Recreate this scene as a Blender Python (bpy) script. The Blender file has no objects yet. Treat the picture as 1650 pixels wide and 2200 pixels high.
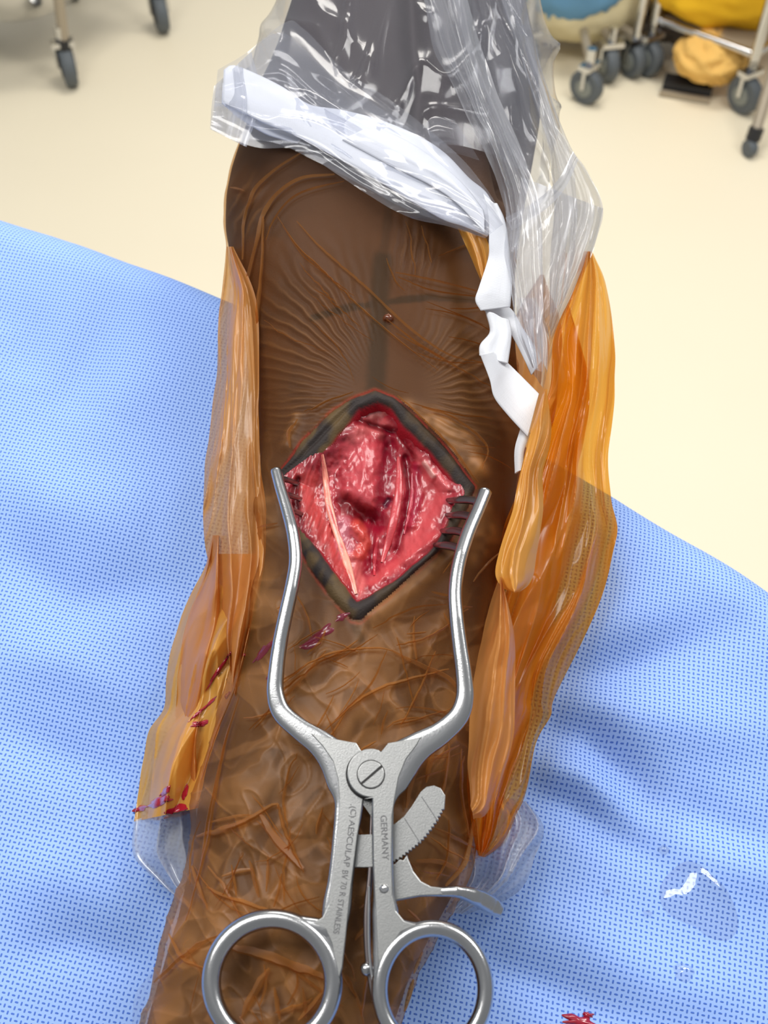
import bpy, bmesh, math, random
import numpy as np
from mathutils import Vector, Matrix
from mathutils.bvhtree import BVHTree
random.seed(7)
rng = np.random.default_rng(7)
SC = bpy.context.scene
COL = SC.collection

# ------------------------------------------------------------------ camera
F = 2300.0                      # focal length in pixels of a 1650 x 2200 frame
CAM = np.array([0.0, 0.0, 1.35])
PITCH = math.radians(50)
FW = np.array([0, math.cos(PITCH), -math.sin(PITCH)])
UP = np.array([0, math.sin(PITCH), math.cos(PITCH)])
RT = np.array([1.0, 0, 0])
cam = bpy.data.cameras.new('camera')
cam.sensor_fit = 'VERTICAL'; cam.sensor_height = 36.0
cam.lens = F / 2200.0 * 36.0
cam.clip_start = 0.02; cam.clip_end = 60
cam.dof.use_dof = True; cam.dof.focus_distance = 0.33; cam.dof.aperture_fstop = 20
camo = bpy.data.objects.new('camera', cam); COL.objects.link(camo)
camo.location = CAM; camo.rotation_euler = (math.pi / 2 - PITCH, 0, 0)
SC.camera = camo

# ------------------------------------------------------------------ light
SC.view_settings.view_transform = 'Standard'; SC.view_settings.look = 'None'
SC.view_settings.exposure = -0.08; SC.view_settings.gamma = 1.0
SC.view_settings.use_curve_mapping = False
SC.cycles.transparent_max_bounces = 24
SC.cycles.max_bounces = 8
w = bpy.data.worlds.new('room_light'); SC.world = w; w.use_nodes = True
w.node_tree.nodes['Background'].inputs[0].default_value = (0.95, 0.97, 1.0, 1)
w.node_tree.nodes['Background'].inputs[1].default_value = 0.42
def area(name, loc, target, size, power, col=(1, 1, 1), sy=None):
    L = bpy.data.lights.new(name, 'AREA'); L.energy = power; L.size = size; L.color = col
    if sy: L.shape = 'RECTANGLE'; L.size_y = sy
    o = bpy.data.objects.new(name, L); COL.objects.link(o); o.location = loc
    o.rotation_euler = (Vector(target) - Vector(loc)).to_track_quat('-Z', 'Y').to_euler()
    return o
area('ceiling_light_near', (-0.7, 0.5, 2.75), (-0.1, 0.5, 1.0), 0.6, 33, (1, 0.98, 0.95), 1.2)
area('ceiling_light_side', (1.2, 1.0, 2.75), (0.4, 1.2, 0.6), 0.6, 33, (1, 0.98, 0.95), 1.2)
area('ceiling_light_far', (0.2, 2.6, 2.75), (0.2, 2.4, 0), 1.2, 33, (1, 0.96, 0.9), 0.6)

# ------------------------------------------------------------------ pixel <-> place helpers
TILT = math.radians(15)
PN = np.array([0, -math.sin(TILT), math.cos(TILT)])     # normal of the limb's upper side
P0 = np.array([0, 0.07, 1.07])
DRAPE_Z = 1.006
def dirs(px, py):
    px = np.asarray(px, float); py = np.asarray(py, float)
    return FW + RT * ((px - 825) / F)[..., None] - UP * ((py - 1100) / F)[..., None]
def plane_pt(px, py, off=0.0):
    d = dirs(px, py); off = np.asarray(off, float)
    t = (np.dot(P0 - CAM, PN) + off) / (d @ PN)
    return CAM + d * t[..., None]
def zplane(px, py, z):
    d = dirs(px, py); t = (z - CAM[2]) / d[..., 2]
    return CAM + d * t[..., None]
def at_y(px, py, Y):
    d = dirs(px, py); t = Y / d[..., 1]
    return CAM + d * t[..., None]
def project(P):
    q = P - CAM; dep = q @ FW
    return 825 + F * (q @ RT) / dep, 1100 - F * (q @ UP) / dep
def depth(P): return (P - CAM) @ FW

# ------------------------------------------------------------------ noise
_lat = {}
def vn(x, y, seed=0):
    if seed not in _lat: _lat[seed] = np.random.default_rng(1000 + seed).random((256, 256))
    L = _lat[seed]
    x = np.asarray(x, float); y = np.asarray(y, float)
    xi = np.floor(x).astype(int); yi = np.floor(y).astype(int)
    fx = x - xi; fy = y - yi
    fx = fx * fx * (3 - 2 * fx); fy = fy * fy * (3 - 2 * fy)
    a = L[xi % 256, yi % 256]; b = L[(xi + 1) % 256, yi % 256]
    c = L[xi % 256, (yi + 1) % 256]; d = L[(xi + 1) % 256, (yi + 1) % 256]
    return (a * (1 - fx) + b * fx) * (1 - fy) + (c * (1 - fx) + d * fx) * fy
def fbm(x, y, seed=0, o=3):
    s = 0; a = 0.5; n = 0
    for i in range(o):
        s = s + a * vn(x * 2 ** i, y * 2 ** i, seed + i); n += a; a *= 0.5
    return s / n
def ridge(x, y, seed=0): return 1 - np.abs(2 * vn(x, y, seed) - 1)
def facet(x, y, seed=0):
    """continuous noise of flat triangles, as crumpled sheet has"""
    if seed not in _lat: _lat[seed] = np.random.default_rng(1000 + seed).random((256, 256))
    L = _lat[seed]; x, y = np.broadcast_arrays(np.asarray(x, float), np.asarray(y, float))
    xi = np.floor(x).astype(int); yi = np.floor(y).astype(int); fx = x - xi; fy = y - yi
    a = L[xi % 256, yi % 256]; b = L[(xi + 1) % 256, yi % 256]; c = L[xi % 256, (yi + 1) % 256]; d = L[(xi + 1) % 256, (yi + 1) % 256]
    return np.where(fx + fy < 1, a + fx * (b - a) + fy * (c - a), d + (1 - fx) * (c - d) + (1 - fy) * (b - d))
def sstep(a, b, x):
    t = np.clip((x - a) / (b - a), 0, 1); return t * t * (3 - 2 * t)
def catmull(pts, n):
    P = np.asarray(pts, float)
    if len(P) == 2: return P[0] + (P[1] - P[0]) * np.linspace(0, 1, n)[:, None]
    Q = np.vstack([2 * P[0] - P[1], P, 2 * P[-1] - P[-2]])
    seg = np.linalg.norm(np.diff(P[:, :2], axis=0), axis=1) + 1e-9
    cum = np.concatenate([[0], np.cumsum(seg)])
    s = np.linspace(0, cum[-1], n); i = np.clip(np.searchsorted(cum, s, 'right') - 1, 0, len(P) - 2)
    t = ((s - cum[i]) / seg[i])[:, None]
    p0, p1, p2, p3 = Q[i], Q[i + 1], Q[i + 2], Q[i + 3]
    return 0.5 * (2 * p1 + (p2 - p0) * t + (2 * p0 - 5 * p1 + 4 * p2 - p3) * t ** 2 + (3 * p1 - p0 - 3 * p2 + p3) * t ** 3)
def seg_dist(x, y, line):
    """distance to a polyline and the running length along it"""
    best = np.full(np.shape(x), 1e9); along = np.zeros(np.shape(x)); run = 0
    for (x0, y0), (x1, y1) in zip(line[:-1], line[1:]):
        dx, dy = x1 - x0, y1 - y0; L2 = dx * dx + dy * dy
        t = np.clip(((x - x0) * dx + (y - y0) * dy) / L2, 0, 1)
        d = np.hypot(x - x0 - t * dx, y - y0 - t * dy)
        m = d < best; best = np.where(m, d, best); along = np.where(m, run + t * math.sqrt(L2), along)
        run += math.sqrt(L2)
    return best, along / run
def poly_in(x, y, poly):
    ins = np.zeros(np.shape(x), bool); n = len(poly)
    for i in range(n):
        x0, y0 = poly[i]; x1, y1 = poly[(i + 1) % n]
        if y0 == y1: continue
        c = ((y0 > y) != (y1 > y)) & (x < (x1 - x0) * (y - y0) / (y1 - y0) + x0)
        ins ^= c
    return ins
def sdist(x, y, poly):
    d, _ = seg_dist(x, y, list(poly) + [poly[0]])
    return np.where(poly_in(x, y, poly), d, -d)

# ------------------------------------------------------------------ mesh helpers
def mesh_np(name, V, Fc, mat, parent=None, smooth=True, attrs=None, uv=None):
    me = bpy.data.meshes.new(name)
    V = np.asarray(V, np.float32).reshape(-1, 3)
    Fc = np.asarray(Fc, np.int32); k = Fc.shape[1]
    me.vertices.add(len(V)); me.vertices.foreach_set('co', V.ravel())
    me.loops.add(Fc.size); me.loops.foreach_set('vertex_index', Fc.ravel())
    me.polygons.add(len(Fc))
    me.polygons.foreach_set('loop_start', np.arange(0, Fc.size, k, dtype=np.int32))
    me.update(calc_edges=True)
    if uv is not None:
        l = me.uv_layers.new(name='UVMap')
        l.data.foreach_set('uv', np.asarray(uv, np.float32)[Fc.ravel()].ravel())
    for an, av in (attrs or {}).items():
        av = np.asarray(av, np.float32)
        if av.ndim == 1:
            a = me.attributes.new(an, 'FLOAT', 'POINT'); a.data.foreach_set('value', av)
        else:
            if av.shape[1] == 3: av = np.hstack([av, np.ones((len(av), 1), np.float32)])
            a = me.attributes.new(an, 'FLOAT_COLOR', 'POINT'); a.data.foreach_set('color', av.ravel())
    me.validate()
    if smooth: me.polygons.foreach_set('use_smooth', np.ones(len(me.polygons), bool))
    return link(name, me, mat, parent)
def link(name, me, mat, parent=None):
    o = bpy.data.objects.new(name, me); COL.objects.link(o)
    if mat: me.materials.append(mat)
    if parent: o.parent = parent
    return o
def grid_faces(nr, nc, wrap=False, base=0):
    i = np.arange(nr - 1)[:, None]; j = np.arange(nc if wrap else nc - 1)[None, :]
    j2 = (j + 1) % nc
    f = np.stack([i * nc + j, i * nc + j2, (i + 1) * nc + j2, (i + 1) * nc + j], -1)
    return f.reshape(-1, 4) + base
def empty(name, loc=(0, 0, 0)):
    o = bpy.data.objects.new(name, None); COL.objects.link(o); o.location = loc
    o.empty_display_size = 0.05
    return o
def tag(o, label=None, cat=None, group=None, kind=None):
    if label: o['label'] = label
    if cat: o['category'] = cat
    if group: o['group'] = group
    if kind: o['kind'] = kind
    return o
def keep(o, parent):
    """parent to an Empty without moving"""
    o.parent = parent; o.matrix_parent_inverse = Matrix.Translation(Vector(parent.location)).inverted(); return o
class MB:
    def __init__(s): s.v = []; s.f = []; s.n = 0
    def add(s, V, Fc):
        V = np.asarray(V, float).reshape(-1, 3); s.v.append(V)
        for q in np.asarray(Fc): s.f.append([int(a) + s.n for a in q])
        s.n += len(V); return s
    def addf(s, V, faces):
        V = np.asarray(V, float).reshape(-1, 3); s.v.append(V)
        for q in faces: s.f.append([int(a) + s.n for a in q])
        s.n += len(V); return s
    def tube(s, pts, r, seg=10, r2=None):
        P = np.asarray(pts, float); n = len(P)
        rr = np.full(n, r) if np.isscalar(r) else np.asarray(r, float)
        T = np.gradient(P, axis=0) if n > 2 else np.repeat((P[1] - P[0])[None], 2, 0)
        T /= np.linalg.norm(T, axis=1)[:, None] + 1e-12
        ref = np.array([0, 0, 1.0]) if abs(T[0, 2]) < 0.9 else np.array([1.0, 0, 0])
        A = np.cross(T, ref); A /= np.linalg.norm(A, axis=1)[:, None] + 1e-12; B = np.cross(T, A)
        a = np.linspace(0, 2 * math.pi, seg, endpoint=False)
        V = P[:, None] + rr[:, None, None] * (A[:, None] * np.cos(a)[None, :, None] + B[:, None] * np.sin(a)[None, :, None])
        s.addf(V, [list(q) for q in grid_faces(n, seg, True)] + [list(range(seg))[::-1], list(range((n - 1) * seg, n * seg))])
        return s
    def box(s, c, size, rz=0, bev=0):
        x, y, z = [q / 2 for q in size]
        V = np.array([[a * x, b * y, d * z] for a in (-1, 1) for b in (-1, 1) for d in (-1, 1)])
        R = np.array([[math.cos(rz), -math.sin(rz), 0], [math.sin(rz), math.cos(rz), 0], [0, 0, 1]])
        s.addf(V @ R.T + np.asarray(c), [[0, 1, 3, 2], [4, 6, 7, 5], [0, 4, 5, 1], [2, 3, 7, 6], [0, 2, 6, 4], [1, 5, 7, 3]])
        return s
    def lathe(s, c, axis, prof, seg=24):
        ax = np.asarray(axis, float); ax /= np.linalg.norm(ax)
        ref = np.array([0, 0, 1.0]) if abs(ax[2]) < 0.9 else np.array([1.0, 0, 0])
        A = np.cross(ax, ref); A /= np.linalg.norm(A); B = np.cross(ax, A)
        a = np.linspace(0, 2 * math.pi, seg, endpoint=False)
        ring = A * np.cos(a)[:, None] + B * np.sin(a)[:, None]
        V = np.array([np.asarray(c) + ax * h + ring * r for r, h in prof])
        s.addf(V, [list(q) for q in grid_faces(len(prof), seg, True)] + [list(range(seg))[::-1], list(range((len(prof) - 1) * seg, len(prof) * seg))])
        return s
    def build(s, name, mat, parent=None, smooth=True, angle=40):
        me = bpy.data.meshes.new(name)
        me.from_pydata(np.vstack(s.v).tolist(), [], s.f); me.update()
        bm = bmesh.new(); bm.from_mesh(me); bmesh.ops.recalc_face_normals(bm, faces=bm.faces); bm.to_mesh(me); bm.free()
        if smooth:
            me.polygons.foreach_set('use_smooth', np.ones(len(me.polygons), bool))
            me.set_sharp_from_angle(angle=math.radians(angle))
        return link(name, me, mat, parent)

# ------------------------------------------------------------------ materials
def srgb(r, g, b):
    return tuple(((c / 255) / 12.92 if c / 255 <= 0.04045 else ((c / 255 + 0.055) / 1.055) ** 2.4) for c in (r, g, b)) + (1,)
def newmat(name):
    m = bpy.data.materials.new(name); m.use_nodes = True
    nt = m.node_tree
    for n in list(nt.nodes): nt.nodes.remove(n)
    out = nt.nodes.new('ShaderNodeOutputMaterial')
    return m, nt, out
def N(nt, t, **kw):
    n = nt.nodes.new(t)
    for k, v in kw.items():
        if k.startswith('i_'): n.inputs[k[2:].replace('_', ' ')].default_value = v
        else: setattr(n, k, v)
    return n
def principled(name, col, rough=0.5, metal=0.0, noise=0.0, nscale=40, bump=0.0, bscale=200, coat=0.0, spec=0.5, sss=0.0, aniso=None):
    m, nt, out = newmat(name)
    b = N(nt, 'ShaderNodeBsdfPrincipled')
    b.inputs['Base Color'].default_value = col; b.inputs['Roughness'].default_value = rough
    b.inputs['Metallic'].default_value = metal; b.inputs['Coat Weight'].default_value = coat
    b.inputs['Specular IOR Level'].default_value = spec; b.inputs['Coat Roughness'].default_value = 0.08
    tc = N(nt, 'ShaderNodeTexCoord')
    if noise:
        n = N(nt, 'ShaderNodeTexNoise'); n.inputs['Scale'].default_value = nscale; n.inputs['Detail'].default_value = 4
        nt.links.new(tc.outputs['Object'], n.inputs['Vector'])
        hs = N(nt, 'ShaderNodeHueSaturation'); hs.inputs['Color'].default_value = col
        mr = N(nt, 'ShaderNodeMapRange'); mr.inputs['To Min'].default_value = 1 - noise; mr.inputs['To Max'].default_value = 1 + noise
        nt.links.new(n.outputs['Fac'], mr.inputs['Value']); nt.links.new(mr.outputs['Result'], hs.inputs['Value'])
        nt.links.new(hs.outputs['Color'], b.inputs['Base Color'])
    if bump:
        n2 = N(nt, 'ShaderNodeTexNoise'); n2.inputs['Scale'].default_value = bscale; n2.inputs['Detail'].default_value = 3
        nt.links.new(tc.outputs['Object'], n2.inputs['Vector'])
        bp = N(nt, 'ShaderNodeBump'); bp.inputs['Strength'].default_value = bump; bp.inputs['Distance'].default_value = 0.001
        nt.links.new(n2.outputs['Fac'], bp.inputs['Height']); nt.links.new(bp.outputs['Normal'], b.inputs['Normal'])
    nt.links.new(b.outputs[0], out.inputs[0])
    return m
def attr_mat(name, rough=0.4, coat=0.0, spec=0.5, bump=0.0, bscale=800, sss=0.0):
    m, nt, out = newmat(name)
    a = N(nt, 'ShaderNodeAttribute', attribute_name='tint')
    b = N(nt, 'ShaderNodeBsdfPrincipled'); b.inputs['Roughness'].default_value = rough
    b.inputs['Coat Weight'].default_value = coat; b.inputs['Coat Roughness'].default_value = 0.12
    b.inputs['Specular IOR Level'].default_value = spec
    nt.links.new(a.outputs['Color'], b.inputs['Base Color'])
    if bump:
        tc = N(nt, 'ShaderNodeTexCoord'); n2 = N(nt, 'ShaderNodeTexNoise'); n2.inputs['Scale'].default_value = bscale
        n2.inputs['Detail'].default_value = 3
        nt.links.new(tc.outputs['Object'], n2.inputs['Vector'])
        bp = N(nt, 'ShaderNodeBump'); bp.inputs['Strength'].default_value = bump; bp.inputs['Distance'].default_value = 0.0006
        nt.links.new(n2.outputs['Fac'], bp.inputs['Height']); nt.links.new(bp.outputs['Normal'], b.inputs['Normal'])
    nt.links.new(b.outputs[0], out.inputs[0])
    return m
def film_mat(name, body, tint, fac, rough=0.22, transl=0.35, attr=None, coat=0.0, bump=0.0, bscale=300, gloss=1.0):
    """thin plastic film: tinted see-through + lit body + gloss"""
    m, nt, out = newmat(name)
    t = N(nt, 'ShaderNodeBsdfTransparent'); t.inputs[0].default_value = tint
    d = N(nt, 'ShaderNodeBsdfPrincipled'); d.inputs['Base Color'].default_value = body; d.inputs['Roughness'].default_value = rough
    d.inputs['Coat Weight'].default_value = coat; d.inputs['Coat Roughness'].default_value = 0.1
    l = N(nt, 'ShaderNodeBsdfTranslucent'); l.inputs[0].default_value = body
    m1 = N(nt, 'ShaderNodeMixShader'); m1.inputs[0].default_value = transl
    nt.links.new(d.outputs[0], m1.inputs[1]); nt.links.new(l.outputs[0], m1.inputs[2])
    g = N(nt, 'ShaderNodeBsdfGlossy'); g.inputs['Roughness'].default_value = rough * 0.8
    lw = N(nt, 'ShaderNodeLayerWeight'); lw.inputs['Blend'].default_value = 0.5
    pw = N(nt, 'ShaderNodeMath', operation='POWER'); pw.inputs[1].default_value = 3.5; nt.links.new(lw.outputs['Facing'], pw.inputs[0])
    fr = N(nt, 'ShaderNodeMath', operation='MULTIPLY_ADD'); fr.inputs[1].default_value = 0.45 * gloss; fr.inputs[2].default_value = 0.04 * gloss
    nt.links.new(pw.outputs[0], fr.inputs[0])
    m2 = N(nt, 'ShaderNodeMixShader'); m2.inputs[0].default_value = fac
    nt.links.new(t.outputs[0], m2.inputs[1]); nt.links.new(m1.outputs[0], m2.inputs[2])
    if attr:
        a = N(nt, 'ShaderNodeAttribute', attribute_name=attr); nt.links.new(a.outputs['Fac'], m2.inputs[0])
    m3 = N(nt, 'ShaderNodeMixShader')
    nt.links.new(fr.outputs[0], m3.inputs[0]); nt.links.new(m2.outputs[0], m3.inputs[1]); nt.links.new(g.outputs[0], m3.inputs[2])
    if bump:
        tc = N(nt, 'ShaderNodeTexCoord'); n2 = N(nt, 'ShaderNodeTexNoise'); n2.inputs['Scale'].default_value = bscale; n2.inputs['Detail'].default_value = 2
        nt.links.new(tc.outputs['Object'], n2.inputs['Vector'])
        bp = N(nt, 'ShaderNodeBump'); bp.inputs['Strength'].default_value = bump; bp.inputs['Distance'].default_value = 0.001
        nt.links.new(n2.outputs['Fac'], bp.inputs['Height'])
        for q in (d, g): nt.links.new(bp.outputs['Normal'], q.inputs['Normal'])
    nt.links.new(m3.outputs[0], out.inputs[0])
    return m

M = {}
M['floor'] = principled('cream_vinyl', srgb(238, 227, 200), 0.5, noise=0.03, nscale=2.5)
M['skin'] = attr_mat('dark_skin', 0.6, 0.0, 0.2, bump=0.25, bscale=1500)
M['tissue'] = attr_mat('wet_tissue', 0.32, 0.25, 0.45, bump=0.25, bscale=700)
M['film'] = film_mat('amber_film', srgb(166, 112, 56), srgb(234, 213, 188), 0.3, 0.5, 0.1, attr='opac', gloss=0.14)
M['crease'] = film_mat('amber_film_fold', srgb(176, 120, 60), srgb(238, 196, 132), 0.36, 0.45, 0.25, gloss=0.3)
M['flap'] = film_mat('amber_film_loose', srgb(236, 146, 34), srgb(252, 200, 98), 0.6, 0.28, 0.5, attr='opac', gloss=0.4)
M['flap_y'] = film_mat('amber_film_thin', srgb(234, 172, 78), srgb(252, 214, 140), 0.68, 0.28, 0.45, attr='opac', gloss=0.25)
M['flap_tan'] = film_mat('amber_film_milky', srgb(222, 156, 84), srgb(245, 205, 150), 0.74, 0.32, 0.4, attr='opac', gloss=0.22)
M['clear'] = film_mat('clear_plastic', srgb(214, 216, 224), srgb(246, 247, 250), 0.14, 0.16, 0.5, gloss=0.9)
M['clear_milky'] = film_mat('milky_plastic', srgb(222, 224, 230), srgb(244, 245, 248), 0.36, 0.2, 0.5, gloss=1.3)
M['milky'] = film_mat('cloudy_plastic', srgb(214, 214, 214), srgb(240, 241, 244), 0.5, 0.2, 0.4, gloss=1.3)
M['blood'] = principled('blood', srgb(150, 12, 40), 0.2, coat=0.5)
M['steel'] = principled('satin_steel', srgb(168, 169, 170), 0.22, 1.0, noise=0.04, nscale=300, bump=0.04, bscale=2500)
M['steel_flat'] = principled('brushed_steel', srgb(152, 153, 152), 0.4, 1.0, noise=0.05, nscale=250, bump=0.06, bscale=2500)
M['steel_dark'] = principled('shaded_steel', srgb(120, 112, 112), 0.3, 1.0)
M['etch'] = principled('etched_lettering', srgb(96, 96, 98), 0.6, 0.3)
M['slot'] = principled('slot_black', srgb(30, 28, 28), 0.7)
M['chrome'] = principled('chrome', srgb(205, 205, 205), 0.15, 1.0)
M['greymetal'] = principled('painted_tube', srgb(168, 156, 136), 0.45, 0.3)
M['rubber'] = principled('grey_rubber', srgb(88, 94, 98), 0.6, noise=0.1, nscale=60)
M['black'] = principled('black_plastic', srgb(34, 34, 36), 0.5)
M['hub'] = principled('caster_hub', srgb(128, 132, 126), 0.5)
def cloth(name, c, n=0.08): return principled(name, c, 0.85, noise=n, nscale=14, bump=0.3, bscale=60, spec=0.2)
M['yellow'] = cloth('yellow_plastic_bag', srgb(226, 176, 38))
M['tan'] = cloth('tan_cloth', srgb(232, 186, 104))
M['grey_cloth'] = cloth('grey_cloth', srgb(120, 112, 104), 0.2)
M['cream_bag'] = cloth('cream_sack', srgb(222, 208, 166))
M['blue_cloth'] = cloth('blue_cloth', srgb(104, 150, 184), 0.18)
# woven white tape
m, nt, out = newmat('white_woven_tape')
b = N(nt, 'ShaderNodeBsdfPrincipled'); b.inputs['Base Color'].default_value = srgb(226, 228, 233); b.inputs['Roughness'].default_value = 0.8
uvn = N(nt, 'ShaderNodeTexCoord'); wv = N(nt, 'ShaderNodeTexChecker'); wv.inputs['Scale'].default_value = 1.0
wv.inputs[1].default_value = (1, 1, 1, 1); wv.inputs[2].default_value = (0, 0, 0, 1)
nt.links.new(uvn.outputs['UV'], wv.inputs['Vector'])
bp = N(nt, 'ShaderNodeBump'); bp.inputs['Strength'].default_value = 0.8; bp.inputs['Distance'].default_value = 0.0006
nt.links.new(wv.outputs['Fac'], bp.inputs['Height']); nt.links.new(bp.outputs['Normal'], b.inputs['Normal'])
nt.links.new(b.outputs[0], out.inputs[0]); M['tape'] = m
# blue embossed non-woven: short dashes, crosswise in turn (UV in dash cells)
m, nt, out = newmat('blue_nonwoven')
tc = N(nt, 'ShaderNodeTexCoord'); sp = N(nt, 'ShaderNodeSeparateXYZ'); nt.links.new(tc.outputs['UV'], sp.inputs[0])
def math_(op, a, bb=None, c=None):
    n = N(nt, 'ShaderNodeMath', operation=op)
    for i, q in enumerate((a, bb, c)):
        if q is None: continue
        if isinstance(q, (int, float)): n.inputs[i].default_value = q
        else: nt.links.new(q, n.inputs[i])
    return n.outputs[0]
def dash(a, bb, la, lb):
    ea = math_('ABSOLUTE', math_('SUBTRACT', a, 0.5)); eb = math_('ABSOLUTE', math_('SUBTRACT', bb, 0.5))
    q = math_('ADD', math_('POWER', math_('DIVIDE', ea, la), 3.0), math_('POWER', math_('DIVIDE', eb, lb), 3.0))
    r = N(nt, 'ShaderNodeMapRange'); r.inputs['From Min'].default_value = 1.6; r.inputs['From Max'].default_value = 0.5
    nt.links.new(q, r.inputs['Value']); return r.outputs['Result']
fx = math_('FRACT', sp.outputs[0]); fy = math_('FRACT', sp.outputs[1])
par = math_('FLOORED_MODULO', math_('ADD', math_('FLOOR', sp.outputs[0]), math_('FLOOR', sp.outputs[1])), 2.0)
dmask = math_('ADD', math_('MULTIPLY', dash(fx, fy, 0.34, 0.17), par), math_('MULTIPLY', dash(fx, fy, 0.17, 0.34), math_('SUBTRACT', 1.0, par)))
mx = N(nt, 'ShaderNodeMix', data_type='RGBA'); mx.inputs[6].default_value = srgb(150, 182, 240); mx.inputs[7].default_value = srgb(74, 112, 198)
nt.links.new(dmask, mx.inputs[0])
b = N(nt, 'ShaderNodeBsdfPrincipled'); b.inputs['Roughness'].default_value = 0.7; b.inputs['Specular IOR Level'].default_value = 0.25
nt.links.new(mx.outputs[2], b.inputs['Base Color'])
bp = N(nt, 'ShaderNodeBump'); bp.inputs['Strength'].default_value = 0.4; bp.inputs['Distance'].default_value = 0.0003; bp.invert = True
nt.links.new(dmask, bp.inputs['Height']); nt.links.new(bp.outputs['Normal'], b.inputs['Normal'])
nt.links.new(b.outputs[0], out.inputs[0]); M['drape'] = m
# water
m, nt, out = newmat('clear_water')

tr = N(nt, 'ShaderNodeBsdfTransparent'); tr.inputs[0].default_value = (0.94, 0.93, 0.92, 1)
gl = N(nt, 'ShaderNodeBsdfGlossy'); gl.inputs['Roughness'].default_value = 0.04
lw_ = N(nt, 'ShaderNodeLayerWeight'); lw_.inputs['Blend'].default_value = 0.5
fr = N(nt, 'ShaderNodeMath', operation='POWER'); fr.inputs[1].default_value = 4.0; nt.links.new(lw_.outputs['Facing'], fr.inputs[0])
fr = N(nt, 'ShaderNodeMath', operation='MULTIPLY_ADD'); fr.inputs[1].default_value = 0.6; fr.inputs[2].default_value = 0.05; nt.links.new(nt.nodes[-2].outputs[0], fr.inputs[0])
mxs = N(nt, 'ShaderNodeMixShader'); nt.links.new(fr.outputs[0], mxs.inputs[0]); nt.links.new(tr.outputs[0], mxs.inputs[1]); nt.links.new(gl.outputs[0], mxs.inputs[2])
nt.links.new(mxs.outputs[0], out.inputs[0]); M['water'] = m

# ------------------------------------------------------------------ setting: floor
fl = MB().box((0, 2.2, -0.05), (9, 9, 0.1)).build('floor', M['floor'], smooth=False)
tag(fl, 'cream vinyl operating room floor', 'floor', kind='structure')

# ------------------------------------------------------------------ blue drape over the table
edge_px = [(-420, 320), (-200, 375), (0, 432), (240, 502), (480, 594), (700, 690), (900, 790), (1100, 895), (1310, 1014), (1480, 1112), (1650, 1214), (1850, 1350), (2050, 1490)]
DOFF = -0.060
VT = np.array([0, math.cos(TILT), math.sin(TILT)]); D0 = P0 + PN * DOFF
def inplane(P): return np.stack([(P - D0) @ RT, (P - D0) @ VT], -1)
def fromplane(x, v, n): return D0 + x[..., None] * RT + v[..., None] * VT + n[..., None] * PN
E = inplane(plane_pt([p[0] for p in edge_px], [p[1] for p in edge_px], DOFF))
ea = E[-1] - E[0]; ea /= np.linalg.norm(ea); eb = np.array([-ea[1], ea[0]])
if eb[1] < 0: eb = -eb
ca = E @ ea; cb = E @ eb
nA = 420
A = np.linspace(ca.min() - 0.25, ca.max() + 0.15, nA)
o_ = np.argsort(ca)
eb_fit = np.polyfit(ca, cb, 3)
B = np.polyval(eb_fit, np.clip(A, ca.min(), ca.max()))
Rr = 0.022
q = np.concatenate([np.linspace(-0.62, 0, 330), np.linspace(0, Rr * math.pi / 2, 16)[1:], Rr * math.pi / 2 + np.linspace(0, 0.62, 40)[1:]])
Ag, Qg = np.meshgrid(A, q, indexing='ij')
Bg = np.broadcast_to(B[:, None], Ag.shape)
qq = np.clip(Qg, 0, Rr * math.pi / 2); dn = np.clip(Qg - Rr * math.pi / 2, 0, None)
bb_ = Bg + np.minimum(Qg, 0) + (Rr * np.sin(qq / Rr)) - Rr + 0.012 * np.sin(Ag * 40 + 2 * vn(Ag * 9, Ag * 0, 3)) * sstep(0.02, 0.3, dn)
zz = -Rr * (1 - np.cos(qq / Rr)) - dn
X = Ag * ea[0] + bb_ * eb[0]; Y = Ag * ea[1] + bb_ * eb[1]
Pd = fromplane(X, Y, zz)
ppx, ppy = project(Pd)
fold = 0.005 * (fbm(X * 9, Y * 9, 11) - 0.5) + 0.002 * (fbm(X * 22, Y * 22, 15) - 0.5)
def fold_stroke(line, wid, amp):
    d, t = seg_dist(ppx, ppy, line)
    return amp * np.exp(-(d / wid) ** 2) * np.sin(np.pi * np.clip(0.06 + t * 0.88, 0, 1)) ** 0.7
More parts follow.
